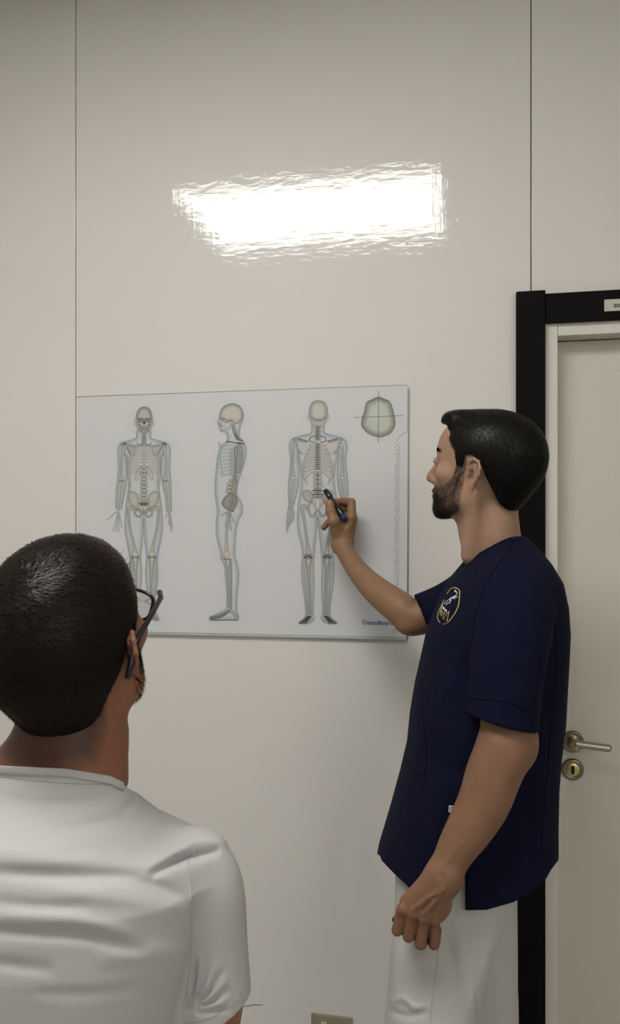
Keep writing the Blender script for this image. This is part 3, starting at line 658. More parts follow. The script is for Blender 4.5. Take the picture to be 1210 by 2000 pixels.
def frame(fwd_yaw_vec, pitch, roll=0):
    """columns forward, left, up in view-frame coordinates"""
    f_ = np.array([*fwd_yaw_vec, 0.]); f_ /= np.linalg.norm(f_); up = np.array([0, 0, 1.]); l = np.cross(up, f_)
    c_, s_ = math.cos(pitch), math.sin(pitch); f2 = c_*f_+s_*up; u2 = -s_*f_+c_*up
    c_, s_ = math.cos(roll), math.sin(roll); l2 = c_*l+s_*u2; u3 = -s_*l+c_*u2
    return np.stack([f2, l2, u3], 1)

# ---- a head in its own frame: x forward, y left, z up, metres, origin between the ear canals
def ear_field(Q, side):
    E = np.array([-.004, 0, .000]); q = Q.copy(); q[:, 1] = q[:, 1]*side
    ex = q[:, 0]-E[0]; ez = q[:, 2]-E[2]; ey = q[:, 1]-.0715-np.clip(-ex, -.01, .03)*.45
    L = np.stack([ex/.98, ey, (ez-.001)/.86], 1)
    pl = ellf(L, (-.005, .0005, .002), (.016, .0042, .029))
    hel = [(.007, .001, .003), (.009, .003, .014), (.006, .005, .024), (-.004, .0065, .029), (-.015, .007, .024), (-.020, .0075, .010), (-.018, .006, -.004), (-.012, .004, -.015), (-.005, .003, -.024)]
    d = pl
    for a, b in zip(hel[:-1], hel[1:]): d = smin(d, capf(L, a, b, .0034, .0034), .002)
    d = smin(d, capf(L, (-.009, .004, .016), (-.0085, .004, -.010), .003, .003), .0025)
    d = smin(d, ellf(L, (.000, .002, -.025), (.0085, .0042, .009)), .004)
    d = smax(d, -ellf(L, (.001, .004, -.004), (.0075, .0085, .0105)), .002)
    d = smax(d, -capf(L, (-.014, .0085, .016), (-.0145, .0085, -.004), .0022, .0018), .0015)
    d = smin(d, ellf(L, (.009, .002, -.005), (.004, .004, .006)), .003)
    return d*.80
def head_field(Q, o):
    A = Q.copy(); A[:, 1] = np.abs(A[:, 1])
    d = ellf(A, (-.012, 0, .043), (.098, .0745, .077))
    d = smin(d, ellf(A, (-.036, 0, .012), (.062, .060, .062)), .03)                    # occiput
    d = smin(d, ellf(A, (.030, 0, -.015), (.060, .060, .072)), .03)                   # face block
    d = smin(d, ellf(A, (.050, 0, .052), (.040, .056, .048)), .02)                    # forehead
    d = smin(d, capf(A, (.010, .050, -.042), (.070, .014, -.070), .017, .014), .020)  # jaw
    d = smin(d, capf(A, (.005, .056, -.010), (.008, .052, -.048), .013, .015), .02)
    d = smin(d, ellf(A, (.076, 0, -.070), (.017, .018, .014)), .014)                  # chin
    d = smin(d, capf(A, (.083, .006, .034), (.070, .040, .033), .0075, .0085), .014)  # brow
    d = smin(d, ellf(A, (.058, .045, -.004), (.020, .018, .016)), .016)               # cheekbone
    d = smin(d, ellf(A, (.072, 0, -.040), (.022, .027, .028)), .016)                  # mouth block
    d = smax(d, -ellf(A, (.092, .031, .022), (.015, .017, .0105)), .010)              # socket
    d = smin(d, ellf(A, (.0765, .031, .021), (.0122, .0145, .0122)), .003)            # lids
    d = smin(d, capf(A, (.087, 0, .030), (.1055, 0, -.006), .0062, .0092), .010)       # bridge
    d = smin(d, ellf(A, (.1055, 0, -.0125), (.0105, .0095, .0085)), .006)             # tip
    d = smin(d, ellf(A, (.094, .0115, -.0165), (.0095, .007, .0075)), .005)           # wings
    d = smax(d, -ellf(A, (.0985, .0062, -.0225), (.0045, .003, .004)), .002)
    d = smin(d, ellf(A, (.0915, 0, -.037), (.0075, .020, .0052)), .005)               # lips
    d = smin(d, ellf(A, (.0900, 0, -.0475), (.0075, .018, .0056)), .005)
    d = smax(d, -ellf(A, (.0985, 0, -.0424), (.006, .021, .0012)), .002)
    for s_ in (1, -1): d = smin(d, ear_field(Q, s_), .004)
    return d

def ribbons(roots, dirs, nor, length, width, curl=.35, seg=3):
    """many tapering hair blades as quads"""
    n = len(roots); side = np.cross(dirs, nor); side /= np.linalg.norm(side, axis=1)[:, None]+1e-9
    P = roots.copy(); d = dirs.copy(); rows = []
    for k in range(seg+1):
        ww = width*(1-k/seg*.85); rows.append(np.stack([P-side*ww[:, None]/2, P+side*ww[:, None]/2], 1))
        d = d-nor*(curl/seg); d /= np.linalg.norm(d, axis=1)[:, None]; P = P+d*(length/seg)[:, None]
    X = np.stack(rows, 1).reshape(-1, 3); b = (np.arange(n)*(seg+1)*2)[:, None]
    F = np.concatenate([np.stack([b[:, 0]+2*k, b[:, 0]+2*k+1, b[:, 0]+2*k+3, b[:, 0]+2*k+2], -1) for k in range(seg)])
    return X, F

class Head:
    def __init__(s, C, R_, sc=1.0):
        s.C = np.asarray(C, float); s.R = R_; s.sc = sc
    def loc(s, P): return (((P-s.C)@s.R)/s.sc).astype(np.float32)
    def out(s, Q): return (Q*s.sc)@s.R.T+s.C
    def field(s, P): return head_field(s.loc(P), None)*s.sc
SKIN = np.array([.325, .195, .130])
def bump_(x, c, w_): return np.exp(-((x-c)/w_)**2)

# ================================================================= the man at the board
D0 = 1.53
phi = math.radians(32)
HA = Head(V(951, 929, D0), frame((-math.cos(phi), math.sin(phi)), math.radians(6)), 1.0)
HA.C = np.array([.332, D0, CH-D0*(929-HY)/FPX])
neckA = [(V(960, 955, 1.54), .050), (V(952, 1010, 1.535), .0515), (V(957, 1050, 1.53), .051), (V(968, 1095, 1.53), .058)]
def fA_head(P):
    d = HA.field(P); n = chain(P, neckA, .02); n = smin(n, capf(P, V(916, 1010, 1.545), V(949, 1115, 1.52), .018, .024), .02)
    n = smin(n, capf(P, V(925, 965, 1.475), V(915, 1085, 1.50), .010, .012), .03)        # neck muscle
    d = smin(d, n, .018)
    return smin(d, ellf(P, V(985, 1150, 1.53), (.065, .12, .05)), .03)
lowA, uppA = V(815, 1150, 1.75), V(1110, 780, 1.75)
pv, pf = extract(fA_head, (.16, 1.38, 1.40), (.48, 1.70, 1.80), .0021)
q = HA.loc(pv); aq = np.abs(q[:, 1])
col = np.tile(SKIN, (len(pv), 1))
red = .5*np.exp(-((q-np.array([.104, 0, -.012]))**2).sum(1)/.014**2)+.35*np.exp(-(((q[:, 0]+.004)/.02)**2+((aq-.078)/.012)**2+(q[:, 2]/.03)**2))+.2*np.exp(-(((q[:, 0]-.06)/.02)**2+((aq-.045)/.02)**2+((q[:, 2]+.01)/.015)**2))
col *= 1-red[:, None]*np.array([.05, .28, .22])
lip = np.exp(-((q[:, 2]+.0425)/.008)**2)*(q[:, 0] > .084)*(aq < .022); col *= 1-lip[:, None]*np.array([.15, .4, .3])
def beard_mask(q, top=True):
    aq = np.abs(q[:, 1]); x, z = q[:, 0], q[:, 2]
    cheek = np.interp(x, [.005, .012, .027, .036, .047, .062, .075, .085, .1], [.030, .030, .026, -.008, -.020, -.029, -.028, -.025, -.025])
    lower = np.interp(x, [.0, .03, .06, .08], [-.060, -.078, -.088, -.115])
    backl = np.interp(z, [-.08, -.05, -.02, .03], [.026, .014, .010, .009])
    m = np.clip((cheek-z)/.010+.5, 0, 1)*np.clip((z-lower)/.008+.5, 0, 1)*np.clip((x-backl)/.006+.5, 0, 1)
    m *= 1-np.exp(-((z+.0425)/.006)**2)*(aq < .021)*(x > .08)*.95
    return m
bm_ = beard_mask(q)
conch = np.exp(-(((q[:, 0]+.003)/.007)**2+((q[:, 2]+.003)/.011)**2+((aq-.073)/.006)**2)); col *= 1-.6*conch[:, None]  # hollow of the ear painted darker for its shade
sk = np.zeros(len(pv)); aqq = np.abs(q[:, 1])
bw = bm_*np.clip(.50+.4*np.clip((q[:, 0]-.05)/.03, 0, 1)*np.clip((-.035-q[:, 2])/.02, 0, 1), 0, .85); col = col*(1-bw[:, None])+np.array([.030, .019, .012])*bw[:, None]
mole = np.zeros(len(pv))
for mp in ((979, 1038), (952, 1006)):
    xx, yy = px2(pv); mole = np.maximum(mole, (np.hypot(xx-mp[0], yy-mp[1]) < 1.8)*(pv[:, 1] < 1.53))
col = col*(1-.6*mole[:, None])
bodyparts = [(pv, pf, col)]
# hanging left arm and its hand
HD = 1.27
armL = [(V(1000, 1205, 1.358), .040), (V(992, 1330, 1.33), .043), (V(990, 1425, 1.315), .0430), (V(980, 1470, 1.305), .0440), (V(962, 1515, 1.30), .0430), (V(945, 1565, 1.295), .0405), (V(918, 1615, 1.29), .0360), (V(893, 1655, 1.285), .0305), (V(872, 1697, 1.28), .0255), (V(866, 1712, 1.28), .0245)]
def H_(x, y, dz=0): return V(x, y, HD+dz)
fing = {   # knuckle, mid knuckle, second joint folded away, tip, radii
 'index':  [(H_(785, 1778, .004), .0098), (H_(775, 1817, .010), .0088), (H_(786, 1812, .036), .0088), (H_(800, 1795, .044), .0078)],
 'middle': [(H_(804, 1786, -.002), .0100), (H_(797, 1829, .004), .0092), (H_(805, 1822, .034), .0090), (H_(816, 1800, .044), .0080)],
 'ring':   [(H_(826, 1794, -.003), .0100), (H_(821, 1843, .003), .0094), (H_(828, 1834, .032), .0088), (H_(836, 1812, .042), .0078)],
 'pinky':  [(H_(847, 1798, .001), .0092), (H_(847, 1844, .007), .0086), (H_(850, 1836, .030), .0080), (H_(853, 1817, .038), .0072)]}
def fA_armL(P):
    d = limb(P, armL)
    d = smin(d, ellf(P, V(1018, 1452, 1.315), (.024, .034, .036)), .02)                       # elbow
    h = None
    for (a, ra, b, rb) in ((H_(856, 1712, .004), .0205, H_(795, 1762, .008), .0125), (H_(862, 1715, .004), .0205, H_(809, 1773, 0), .0130), (H_(868, 1718, .004), .0205, H_(829, 1783, 0), .0130), (H_(872, 1722, .004), .0180, H_(849, 1786, .004), .0115)):
        e = capf(P, a, b, ra, rb); h = e if h is None else smin(h, e, .012)
    h = smin(h, ellf(P, H_(846, 1762, .014), (.030, .014, .034)), .015)
    d = smin(d, h, .018)
    th = chain(P, [(H_(845, 1735, .022), .0160), (H_(806, 1766, .042), .0135), (H_(790, 1795, .050), .0105), (H_(796, 1818, .048), .0088)], .006); d = smin(d, th, .008)
    for k_, c_ in fing.items():
        d = smin(d, chain(P, c_, .0012), .0022)
        d = smin(d, ellf(P, c_[0][0]+np.array([0, -.004, .004]), (.0088, .0088, .0090)), .005)
    # tendons and veins
    for a, b in ((H_(862, 1735, -.021), H_(806, 1776, -.013)), (H_(866, 1740, -.021), H_(828, 1785, -.015)), (H_(872, 1745, -.019), H_(848, 1790, -.011))): d = smin(d, capf(P, a, b, .0022, .0022), .006)
    for l_ in ([(778, 1797), (790, 1802)], [(798, 1808), (812, 1812)], [(820, 1820), (834, 1822)], [(846, 1822), (858, 1823)], [(798, 1812), (811, 1815)], [(850, 1705), (875, 1722)], [(852, 1702), (880, 1714)]): d = d-foldf(P, l_, -.0009, 1.6)
    vein = line2(P, [(900, 1650), (880, 1676), (866, 1694), (872, 1720), (860, 1745), (835, 1752), (822, 1772)])
    v2 = line2(P, [(835, 1752), (845, 1765), (833, 1779)]); v3 = line2(P, [(905, 1600), (893, 1630), (880, 1676)])
    near = np.clip((1.275-P[:, 1])/.01, 0, 1)
    d = d-.0011*near*(np.exp(-(vein/2.6)**2)+.8*np.exp(-(v2/2.4)**2)+.5*np.exp(-(v3/3)**2))
    d = smin(d, ellf(P, V(882, 1712, 1.262), (.010, .008, .010)), .010)                        # wrist bone
    return d
lo_ = V(750, 1875, 1.27); hi_ = V(1065, 1160, 1.27)
pv, pf = extract(fA_armL, (lo_[0], 1.21, lo_[2]), (.42, 1.405, V(0, 1230, 1.3)[2]), .0019)
col = np.tile(SKIN*np.array([.62, .54, .46]), (len(pv), 1)); xx, yy = px2(pv); redk = np.zeros(len(pv))  # hanging arm's skin darkened, its shade put into the colour
for c_ in fing.values():
    for j, wt in ((0, .5), (1, .35), (2, .3)): redk = np.maximum(redk, wt*np.exp(-(((pv-c_[j][0])**2).sum(1))/.013**2))
redk = np.maximum(redk, .3*(yy > 1740)); redk = np.maximum(redk, .25*np.exp(-(((xx-985)/40)**2+((yy-1460)/25)**2)))
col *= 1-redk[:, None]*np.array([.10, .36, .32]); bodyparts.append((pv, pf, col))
# right arm reaching to the board
wr = V(668, 1062, 1.895)
armR_ = [(V(930, 1150, 1.66), .040), (V(860, 1190, 1.69), .036), (V(808, 1207, 1.70), .0360), (V(778, 1186, 1.715), .0350), (V(743, 1160, 1.76), .0315), (V(714, 1133, 1.80), .0265), (V(691, 1105, 1.84), .0225), (V(672, 1075, 1.875), .0200), (wr, .0200)]
RH = 1.89
def G_(x, y, dz=0): return V(x, y, RH+dz)
gf = {
 'index':  [(G_(686, 1010, -.004), .0120), (G_(686, 981, .012), .0098), (G_(668, 979, .034), .0088), (G_(652, 981, .048), .0078)],
 'middle': [(G_(687, 1014, .018), .0115), (G_(685, 992, .034), .0098), (G_(668, 990, .046), .0088), (G_(655, 993, .050), .0078)],
 'ring':   [(G_(683, 1020, .034), .0110), (G_(676, 1003, .048), .0094), (G_(660, 1004, .052), .0085), (G_(648, 1012, .050), .0075)],
 'pinky':  [(G_(672, 1030, .040), .0100), (G_(656, 1018, .050), .0085), (G_(641, 1020, .048), .0078), (G_(632, 1030, .045), .0072)]}
thumb = [(G_(660, 1040, -.006), .0165), (G_(652, 1018, -.022), .0135), (G_(645, 999, -.018), .0108), (G_(643, 984, -.008), .0100)]
def fA_armR(P):
    d = limb(P, armR_)
    d = smin(d, ellf(P, V(798, 1222, 1.69), (.022, .020, .018)), .015)
    h = capf(P, wr, G_(684, 1014, 0), .0205, .0150)
    h = smin(h, capf(P, wr, G_(685, 1018, .018), .0205, .0145), .012); h = smin(h, capf(P, wr, G_(680, 1024, .032), .0200, .0135), .012)
    h = smin(h, capf(P, wr, G_(668, 1034, .036), .0180, .0125), .012); h = smin(h, ellf(P, G_(660, 1032, .006), (.022, .024, .026)), .012)
    d = smin(d, h, .016); d = smin(d, chain(P, thumb, .004), .007)
    for c_ in gf.values():
        d = smin(d, chain(P, c_, .0015), .0045)
        d = smin(d, ellf(P, c_[0][0], (.011, .011, .011)), .006)
    for l_ in ([(640, 1000), (651, 1003)], [(637, 990), (648, 991)], [(684, 986), (693, 983)], [(645, 1070), (668, 1078)], [(660, 1052), (676, 1060)]): d = d-foldf(P, l_, -.0009, 1.3)
    d = smin(d, capf(P, G_(668, 1050, -.016), G_(685, 1020, -.010), .0022, .0022), .006)
    d = smax(d, -ellf(P, G_(642.5, 979.5, -.0205), (.0050, .0030, .0055)), .0012)              # thumb nail bed
    return d
pv, pf = extract(fA_armR, (.025, 1.60, CH-1.72*(1262-HY)/FPX), (.40, 1.985, CH-1.95*(960-HY)/FPX), .0019)
col = np.tile(SKIN*np.array([.72, .68, .55]), (len(pv), 1)); redk = np.zeros(len(pv))
for c_ in gf.values():
    for j, wt in ((1, .5), (2, .75), (3, .75)): redk = np.maximum(redk, wt*np.exp(-(((pv-c_[j][0])**2).sum(1))/.014**2))
redk = np.maximum(redk, .4*np.exp(-(((pv-thumb[3][0])**2).sum(1))/.014**2)); xx, yy = px2(pv); nail = (((xx-642.5)/4.6)**2+((yy-979)/5.5)**2 < 1)*(pv[:, 1] < RH); col *= 1+nail[:, None]*np.array([.35, .38, .42])
col *= 1-redk[:, None]*np.array([-.10, .30, .22]); bodyparts.append((pv, pf, col))
manA = tag(empty('person', tuple(w3(np.array([.36, 1.48, 0])))), 'standing person in navy medical tunic and white trousers drawing on the board', 'person')
def core(P, rows, arms):
    d = slices(P, rows)
    for a in arms: d = smin(d, chain(P, a, .02), .02)
    return d
cT = [row(1080, 940, 1020, 1.53, .05, 2), row(1140, 905, 1060, 1.52, .12, 2), row(1250, 870, 1070, 1.50, .135, 2.2), row(1700, 830, 1020, 1.49, .13, 2.2), row(1780, 830, 1000, 1.49, .12, 2.2)]
cp, cf = extract(lambda P: smax(core(P, cT, [[(V(985, 1165, 1.42), .034), armL[0], armL[1]], [(V(960, 1160, 1.56), .034), armR_[0], armR_[1]]]), smax(P[:, 2]-V(0, 1090, 1.52)[2], .92-P[:, 2], .01), .02), (.15, 1.27, .84), (.50, 1.76, 1.52), .007)
bodyparts.append((cp, cf, SKIN))
v_, f_, c_ = merge(bodyparts); mesh_np('body', w3(v_), f_, M['skin'], manA, col=c_)

# eyes, brows
def eyes(Hd, parent):
    for s_ in (1, -1):
        cc = Hd.out(np.array([[.0780, .031*s_, .021]]))[0]
        u_, v2_ = [], []
        for nm, r0, mt, o_ in (('eye', .0122, 'eye', 0), ('iris', .0056, 'iris', .0076)):
            P0 = Hd.out(np.array([[.0780+o_, .031*s_, .021]]))[0]
            me = bpy.data.meshes.new(nm); b_m = bmesh.new(); bmesh.ops.create_uvsphere(b_m, u_segments=20, v_segments=12, radius=r0*Hd.sc); b_m.to_mesh(me); b_m.free()
            me.transform(Matrix.Translation(Vector(w3(P0)))); link(nm, me, M[mt], parent)
def brow_roots(Hd, n):
    t = rng.random(n); s_ = np.where(rng.random(n) < .5, 1, -1)
    y = .010+.042*t; x = .0905-.020*t**2; z = .036+.005*np.sin(t*2.4)+rng.normal(0, .0026, n)*(1.2-.7*t)
    return np.stack([x, y*s_, z], 1), s_
eyes(HA, manA)

ly = np.repeat(np.linspace(.019, .044, 60), 2); yy_ = (ly-.031)/.0145
for sg in (1, -1):
    up = np.tile([1, -1], 60); rt_ = np.stack([.0765+.0125*np.sqrt(np.clip(1-yy_**2*.8, 0, 1)), ly*sg, .021+up*.0030*np.sqrt(np.clip(1-yy_**2, 0, 1))], 1)
    dd = np.stack([np.ones(120), .35*sg*yy_, up*.15], 1); dd /= np.linalg.norm(dd, axis=1)[:, None]; nn = np.tile([0, 0, -1.], (120, 1))*up[:, None]
    X, F = ribbons(rt_, dd, nn, np.where(up > 0, .0055, .0035), np.full(120, .0007), .4, 3); mesh_np('eyelashes', w3(HA.out(X)), F, M['hair'], manA)
# tunic
tunT = [row(1046, 950, 1022, 1.53, .060, 2), row(1075, 926, 1048, 1.52, .105, 2), row(1100, 908, 1066, 1.515, .135, 2.1), row(1135, 880, 1084, 1.51, .160, 2.2), row(1180, 858, 1094, 1.505, .165, 2.3), row(1230, 838, 1097, 1.50, .165, 2.4), row(1275, 828, 1096, 1.50, .162, 2.4),
 row(1340, 813, 1093, 1.495, .160, 2.4), row(1400, 803, 1090, 1.49, .160, 2.4), row(1460, 797, 1082, 1.49, .162, 2.4), row(1520, 783, 1077, 1.485, .165, 2.4), row(1590, 764, 1075, 1.485, .172, 2.4), row(1668, 741, 1075, 1.48, .178, 2.4), row(1800, 715, 1078, 1.48, .182, 2.4)]
slL = [(V(990, 1140, 1.41), .052), (V(1002, 1195, 1.365), .065), (V(992, 1290, 1.335), .0610), (V(983, 1380, 1.32), .0575), (V(979, 1440, 1.315), .059)]
cutL = (V(978, 1407, 1.32), np.array([-.23, 0, -.97]))
slR = [(V(950, 1145, 1.62), .058), (V(880, 1182, 1.675), .050), (V(822, 1206, 1.70), .0490), (V(795, 1217, 1.705), .0500)]
cutR = (V(823, 1201, 1.70), np.array([-.93, .05, -.36]))
def hemline(P):
    x, y = px2(P); near = P[:, 1] < 1.50
    front = np.interp(x, [720, 741, 745, 770, 800, 850, 905, 908], [1664, 1670, 1681, 1707, 1735, 1745, 1760, 1778]); rear = np.interp(x, [908, 950, 1003, 1040, 1066, 1076, 1090], [1778, 1777, 1762, 1740, 1716, 1698, 1680])
    yy = np.where(x < 908, front, rear); return (y-yy)/FPX*P[:, 1]
def fA_tunic(P):
    d = slices(P, tunT)
    d = smin(d, ellf(P, V(1030, 1160, 1.44), (.050, .08, .050)), .02)
    # folds
    for pts, amp, wd in (([(925, 1190), (900, 1280), (850, 1400), (840, 1560)], .003, 14), ([(870, 1230), (905, 1300), (930, 1400)], -.004, 16), ([(860, 1330), (870, 1450), (850, 1600), (830, 1700)], .0035, 18), ([(1060, 1440), (1055, 1560), (1050, 1700)], .0035, 12), ([(1000, 1560), (985, 1660), (980, 1740)], -.004, 18)):
        d = d-foldf(P, pts, amp, wd)
    d = smax(d, hemline(P)*.9, .003)
    # side slit
    x, y = px2(P); d = smax(d, -smax(smax(np.abs(P[:, 0]-((887-CX)*1.33/FPX))-.0185, (P[:, 1]-1.46), .002), (1690-y)/1200., .002), .002)
    sL = limb(P, slL); inner = limb(P, [(a, r-.008) for a, r in slL[1:]])
    sL = smax(sL, (P-cutL[0])@cutL[1], .002)
    inn = smax(inner, -((P-cutL[0])@cutL[1]+.022), .002); sL = smax(sL, -inn, .001)
    d = smin(d, sL, .010)
    sR = limb(P, slR); sR = smax(sR, (P-cutR[0])@cutR[1], .002)
    inn = smax(chain(P, [(a, r-.008) for a, r in slR[1:]], .02), -((P-cutR[0])@cutR[1]+.022), .002); sR = smax(sR, -inn, .001)
    d = smin(d, sR, .012)
    d = smax(d, P[:, 2]-V(0, 1046, 1.53)[2], .003)
    # neck opening
    nk = chain(P, [(V(965, 1000, 1.53), .058), (V(966, 1058, 1.525), .059)], .01)
    nk = smin(nk, capf(P, V(935, 1040, 1.53), V(920, 1105, 1.52), .044, .016), .015)
    return smax(d, -nk, .004)
pv, pf = extract(fA_tunic, (.10, 1.24, .82), (.50, 1.78, 1.56), .0032, newton=1)
ok = pv[:, 2] > 0
tunic = mesh_np('tunic', w3(pv), pf, M['navy'], manA)

class Drape:
    """lays thin trims on a built surface, seen from the front of it"""
    def __init__(s, pv, pf):
        x, y = px2(pv); s.P = pv; s.t = BVHTree.FromPolygons([tuple(p) for p in pv], [tuple(q) for q in pf])
    def at(s, px, py, lift=.0008):
        o = Vector((0, 0, CH)); d = Vector(V(px, py, 1.0))-o; h = s.t.ray_cast(o, d.normalized())
        if h[0] is None: return None
        n = h[1]
        if n.dot(d) > 0: n = -n
        return np.array(h[0]+n*lift), np.array(n)
    def line(s, pts, r, n=6, lift=.0004):
        out = []
        for x, y in cr(pts, n):
            q = s.at(x, y, lift)
            if q is not None: out.append(q[0])
        if len(out) < 2: return None
        return (w3(np.array(out)), r)
    def patch(s, pts, lift=.001, name='patch', m=None, parent=None, th=.0):
        P = [s.at(x, y, lift) for x, y in pts]; P = [w3(p[0]) for p in P if p is not None]
        c_ = np.mean(P, 0); n = len(P); Vt = np.vstack([P, c_]); F = [(i, (i+1) % n, n) for i in range(n)]
        me = bpy.data.meshes.new(name); me.from_pydata(Vt.tolist(), [], F); me.update(); return link(name, me, m, parent)
DT = Drape(pv, pf)
tubes('hem_stitching', [DT.line([(917, 1363), (935, 1365), (960, 1367), (1000, 1376), (1043, 1393)], .0006)], M['navyseam'], tunic)
tubes('seam', [DT.line([(1002, 1056), (985, 1085), (955, 1130), (928, 1200), (922, 1260)], .0007)], M['navyseam'], tunic)
tubes('seam', [DT.line([(822, 1330), (826, 1400), (832, 1480), (826, 1540)], .0006)], M['navyseam'], tunic)
tubes('neckband', [DT.line([(1012, 1056), (992, 1056), (965, 1066), (935, 1085), (912, 1106)], .0016)], M['navy'], tunic)
tubes('pocket_seam', [DT.line([(789, 1478), (800, 1500), (812, 1511), (828, 1513), (830, 1516)], .0006)], M['navyseam'], tunic)
tubes('seam', [DT.line([(1078, 1180), (1085, 1300), (1070, 1480), (1060, 1600), (1056, 1700)], .0006)], M['navyseam'], tunic)
# crest on the chest, traced in zoomed pixels of 15.125 per pixel from (840, 1130)
K = lambda l: [(840+x/15.125, 1130+y/15.125) for x, y in l]
crest = [DT.line(K([(500, 460), (560, 370), (640, 300), (720, 275), (800, 300), (860, 350), (875, 420), (865, 560), (850, 700), (830, 820), (790, 920), (730, 1040), (660, 1140), (590, 1230), (540, 1285)]), .0011, lift=.0006),
 DT.line(K([(410, 630), (350, 760), (290, 880), (250, 980), (225, 1080), (220, 1160), (245, 1240), (295, 1310)]), .0008, lift=.0006), DT.line(K([(490, 1320), (515, 1308)]), .0008), DT.line(K([(425, 1345), (448, 1335)]), .0008), DT.line(K([(370, 1352), (395, 1345)]), .0008)]
cr_ = tubes('crest', crest, M['gold'], tunic); cr_['label'] = 'gold oval crest with a white leaping figure'
lt_ = [[(375, 750), (330, 860), (285, 1000)], [(375, 750), (345, 900), (300, 1000)], [(300, 1040), (320, 980), (350, 960), (355, 1010), (325, 1070), (298, 1075), (285, 1060)], [(375, 985), (325, 1115)], [(405, 990), (440, 1050)], [(420, 1020), (365, 1140)], [(390, 1185), (475, 1070), (560, 965)], [(560, 965), (530, 1110), (495, 1260)], [(375, 1170), (410, 1190)], [(470, 1240), (515, 1265)]]
tubes('crest_lettering', [DT.line(K(l), .0007, 4, .0006) for l in lt_], M['gold'], tunic)
fg_ = [([(735, 350), (740, 385), (790, 410), (795, 450), (765, 510), (730, 550)], [.0012, .0018, .001, .0008, .001, .0018]), ([(740, 540), (690, 570), (630, 590), (590, 640)], .0022), ([(730, 590), (780, 560), (810, 535)], .0009), ([(720, 600), (690, 575)], .0018),
 ([(600, 610), (520, 660), (450, 710), (415, 770)], .0011), ([(610, 620), (600, 690), (565, 730), (510, 735), (475, 790)], .0011), ([(395, 830), (380, 880), (420, 930)], .0009), ([(410, 850), (440, 930), (490, 990)], .0009), ([(430, 960), (470, 920), (480, 1010)], .0009)]
tb = []
for l, r in fg_:
    q_ = DT.line(K(l), .001, 4, .0007)
    if q_ is None: continue
    P_ = q_[0]; r = np.interp(np.linspace(0, 1, len(P_)), np.linspace(0, 1, len(np.atleast_1d(r))), np.atleast_1d(r)); tb.append((P_, r))
tubes('crest_figure', tb, M['white_thread'], tunic)
tg = DT.patch([(876.5, 1572.5), (897, 1575), (896, 1588), (875.5, 1586)], .0015, 'side_tag', M['white_thread'], tunic)
gl = [DT.line([(885, 1577), (882, 1575.5), (879.5, 1577.5), (879, 1581), (881.5, 1584), (885, 1583), (885, 1580.5), (883, 1580.5)], .0005, 3, .0022)]
tubes('tag_letter', gl, M['ink'], tunic)

# hair of the man at the board
def hairline(x, y):
    return np.interp(x, [-.12, -.062, -.050, -.040, -.030, -.022, -.005, .012, .018, .028, .034, .045, .055, .064, .072, .12], [-.064, -.062, -.050, -.028, -.006, .016, .034, .034, .006, -.002, .040, .052, .062, .084, .094, .096])
def fA_hairL(Q):
    A = Q.copy(); A[:, 1] = np.abs(A[:, 1])
    d = ellf(A, (-.013, 0, .044), (.104, .0800, .083))
    d = smin(d, ellf(A, (.042, 0, .094), (.046, .044, .028)), .02); d = smin(d, ellf(A, (.066, 0, .103), (.022, .040, .014)), .02)
    d = smin(d, ellf(A, (-.044, 0, .014), (.062, .062, .062)), .03)
    d = smin(d, ellf(A, (-.040, 0, -.035), (.042, .046, .038)), .02)
    return smax(d, hairline(A[:, 0], A[:, 1])-A[:, 2], .004)
def fA_hair(P): return fA_hairL(HA.loc(P))
pv, pf = extract(fA_hair, HA.C-np.array([.14, .14, .09]), HA.C+np.array([.14, .14, .16]), .0028, 1)
q = HA.loc(pv); up_ = (q[:, 2] > -.06)
def strands(Hd, pv, n, fl, length, width, fieldL, jitter=.25, curl=.3, lift=.25, sel=None):
    ids = np.arange(len(pv)) if sel is None else np.nonzero(sel)[0]; i = rng.choice(ids, n)
    r = Hd.loc(pv[i])+rng.normal(0, .0008, (n, 3)).astype(np.float32); nn = grad(fieldL, r); dd = fl(r)+rng.normal(0, jitter, (n, 3))
    dd -= nn*(dd*nn).sum(1)[:, None]; dd /= np.linalg.norm(dd, axis=1)[:, None]+1e-9; dd = dd+nn*lift; dd /= np.linalg.norm(dd, axis=1)[:, None]
    Ln = length*rng.uniform(.6, 1.2, n); X, F = ribbons(r-nn*.0008, dd, nn, Ln, width*rng.uniform(.6, 1.3, n), curl)
    return Hd.out(X), F
def flowA(q):
    f = np.zeros_like(q, dtype=float); t = np.clip((q[:, 2]-.055)/.05, 0, 1)
    f[:, 0] = -.9*t-.35*(1-t); f[:, 2] = .12*t-1.0*(1-t); f[:, 1] = .15*t; fr = (q[:, 0] > .06); f[fr, 2] += .5; return f
hs = [(pv, pf)]
hs.append(strands(HA, pv, 22000, flowA, .016, .0007, fA_hairL, curl=.42, lift=.16, jitter=.3, sel=(q[:, 2] > hairline(q[:, 0], 0)+.003) & (q[:, 2] > .045)))
hs.append(strands(HA, pv, 22000, flowA, .008, .0006, fA_hairL, curl=.25, lift=.16, sel=(q[:, 2] > hairline(q[:, 0], 0)+.003)))
def hair_mesh(hs, m1, m2, parent):
    o_ = 0; VV = []; FF = []
    for a, b in hs: VV.append(a); FF.append(b+o_); o_ += len(a)
    ob = mesh_np('hair', w3(np.vstack(VV)), np.vstack(FF), m1, parent); ob.data.materials.append(m2)
    mi = np.ones(len(ob.data.polygons), np.int32); mi[:len(hs[0][1])] = 0; ob.data.polygons.foreach_set('material_index', mi)
hair_mesh(hs, M['hair'], M['strand'], manA)
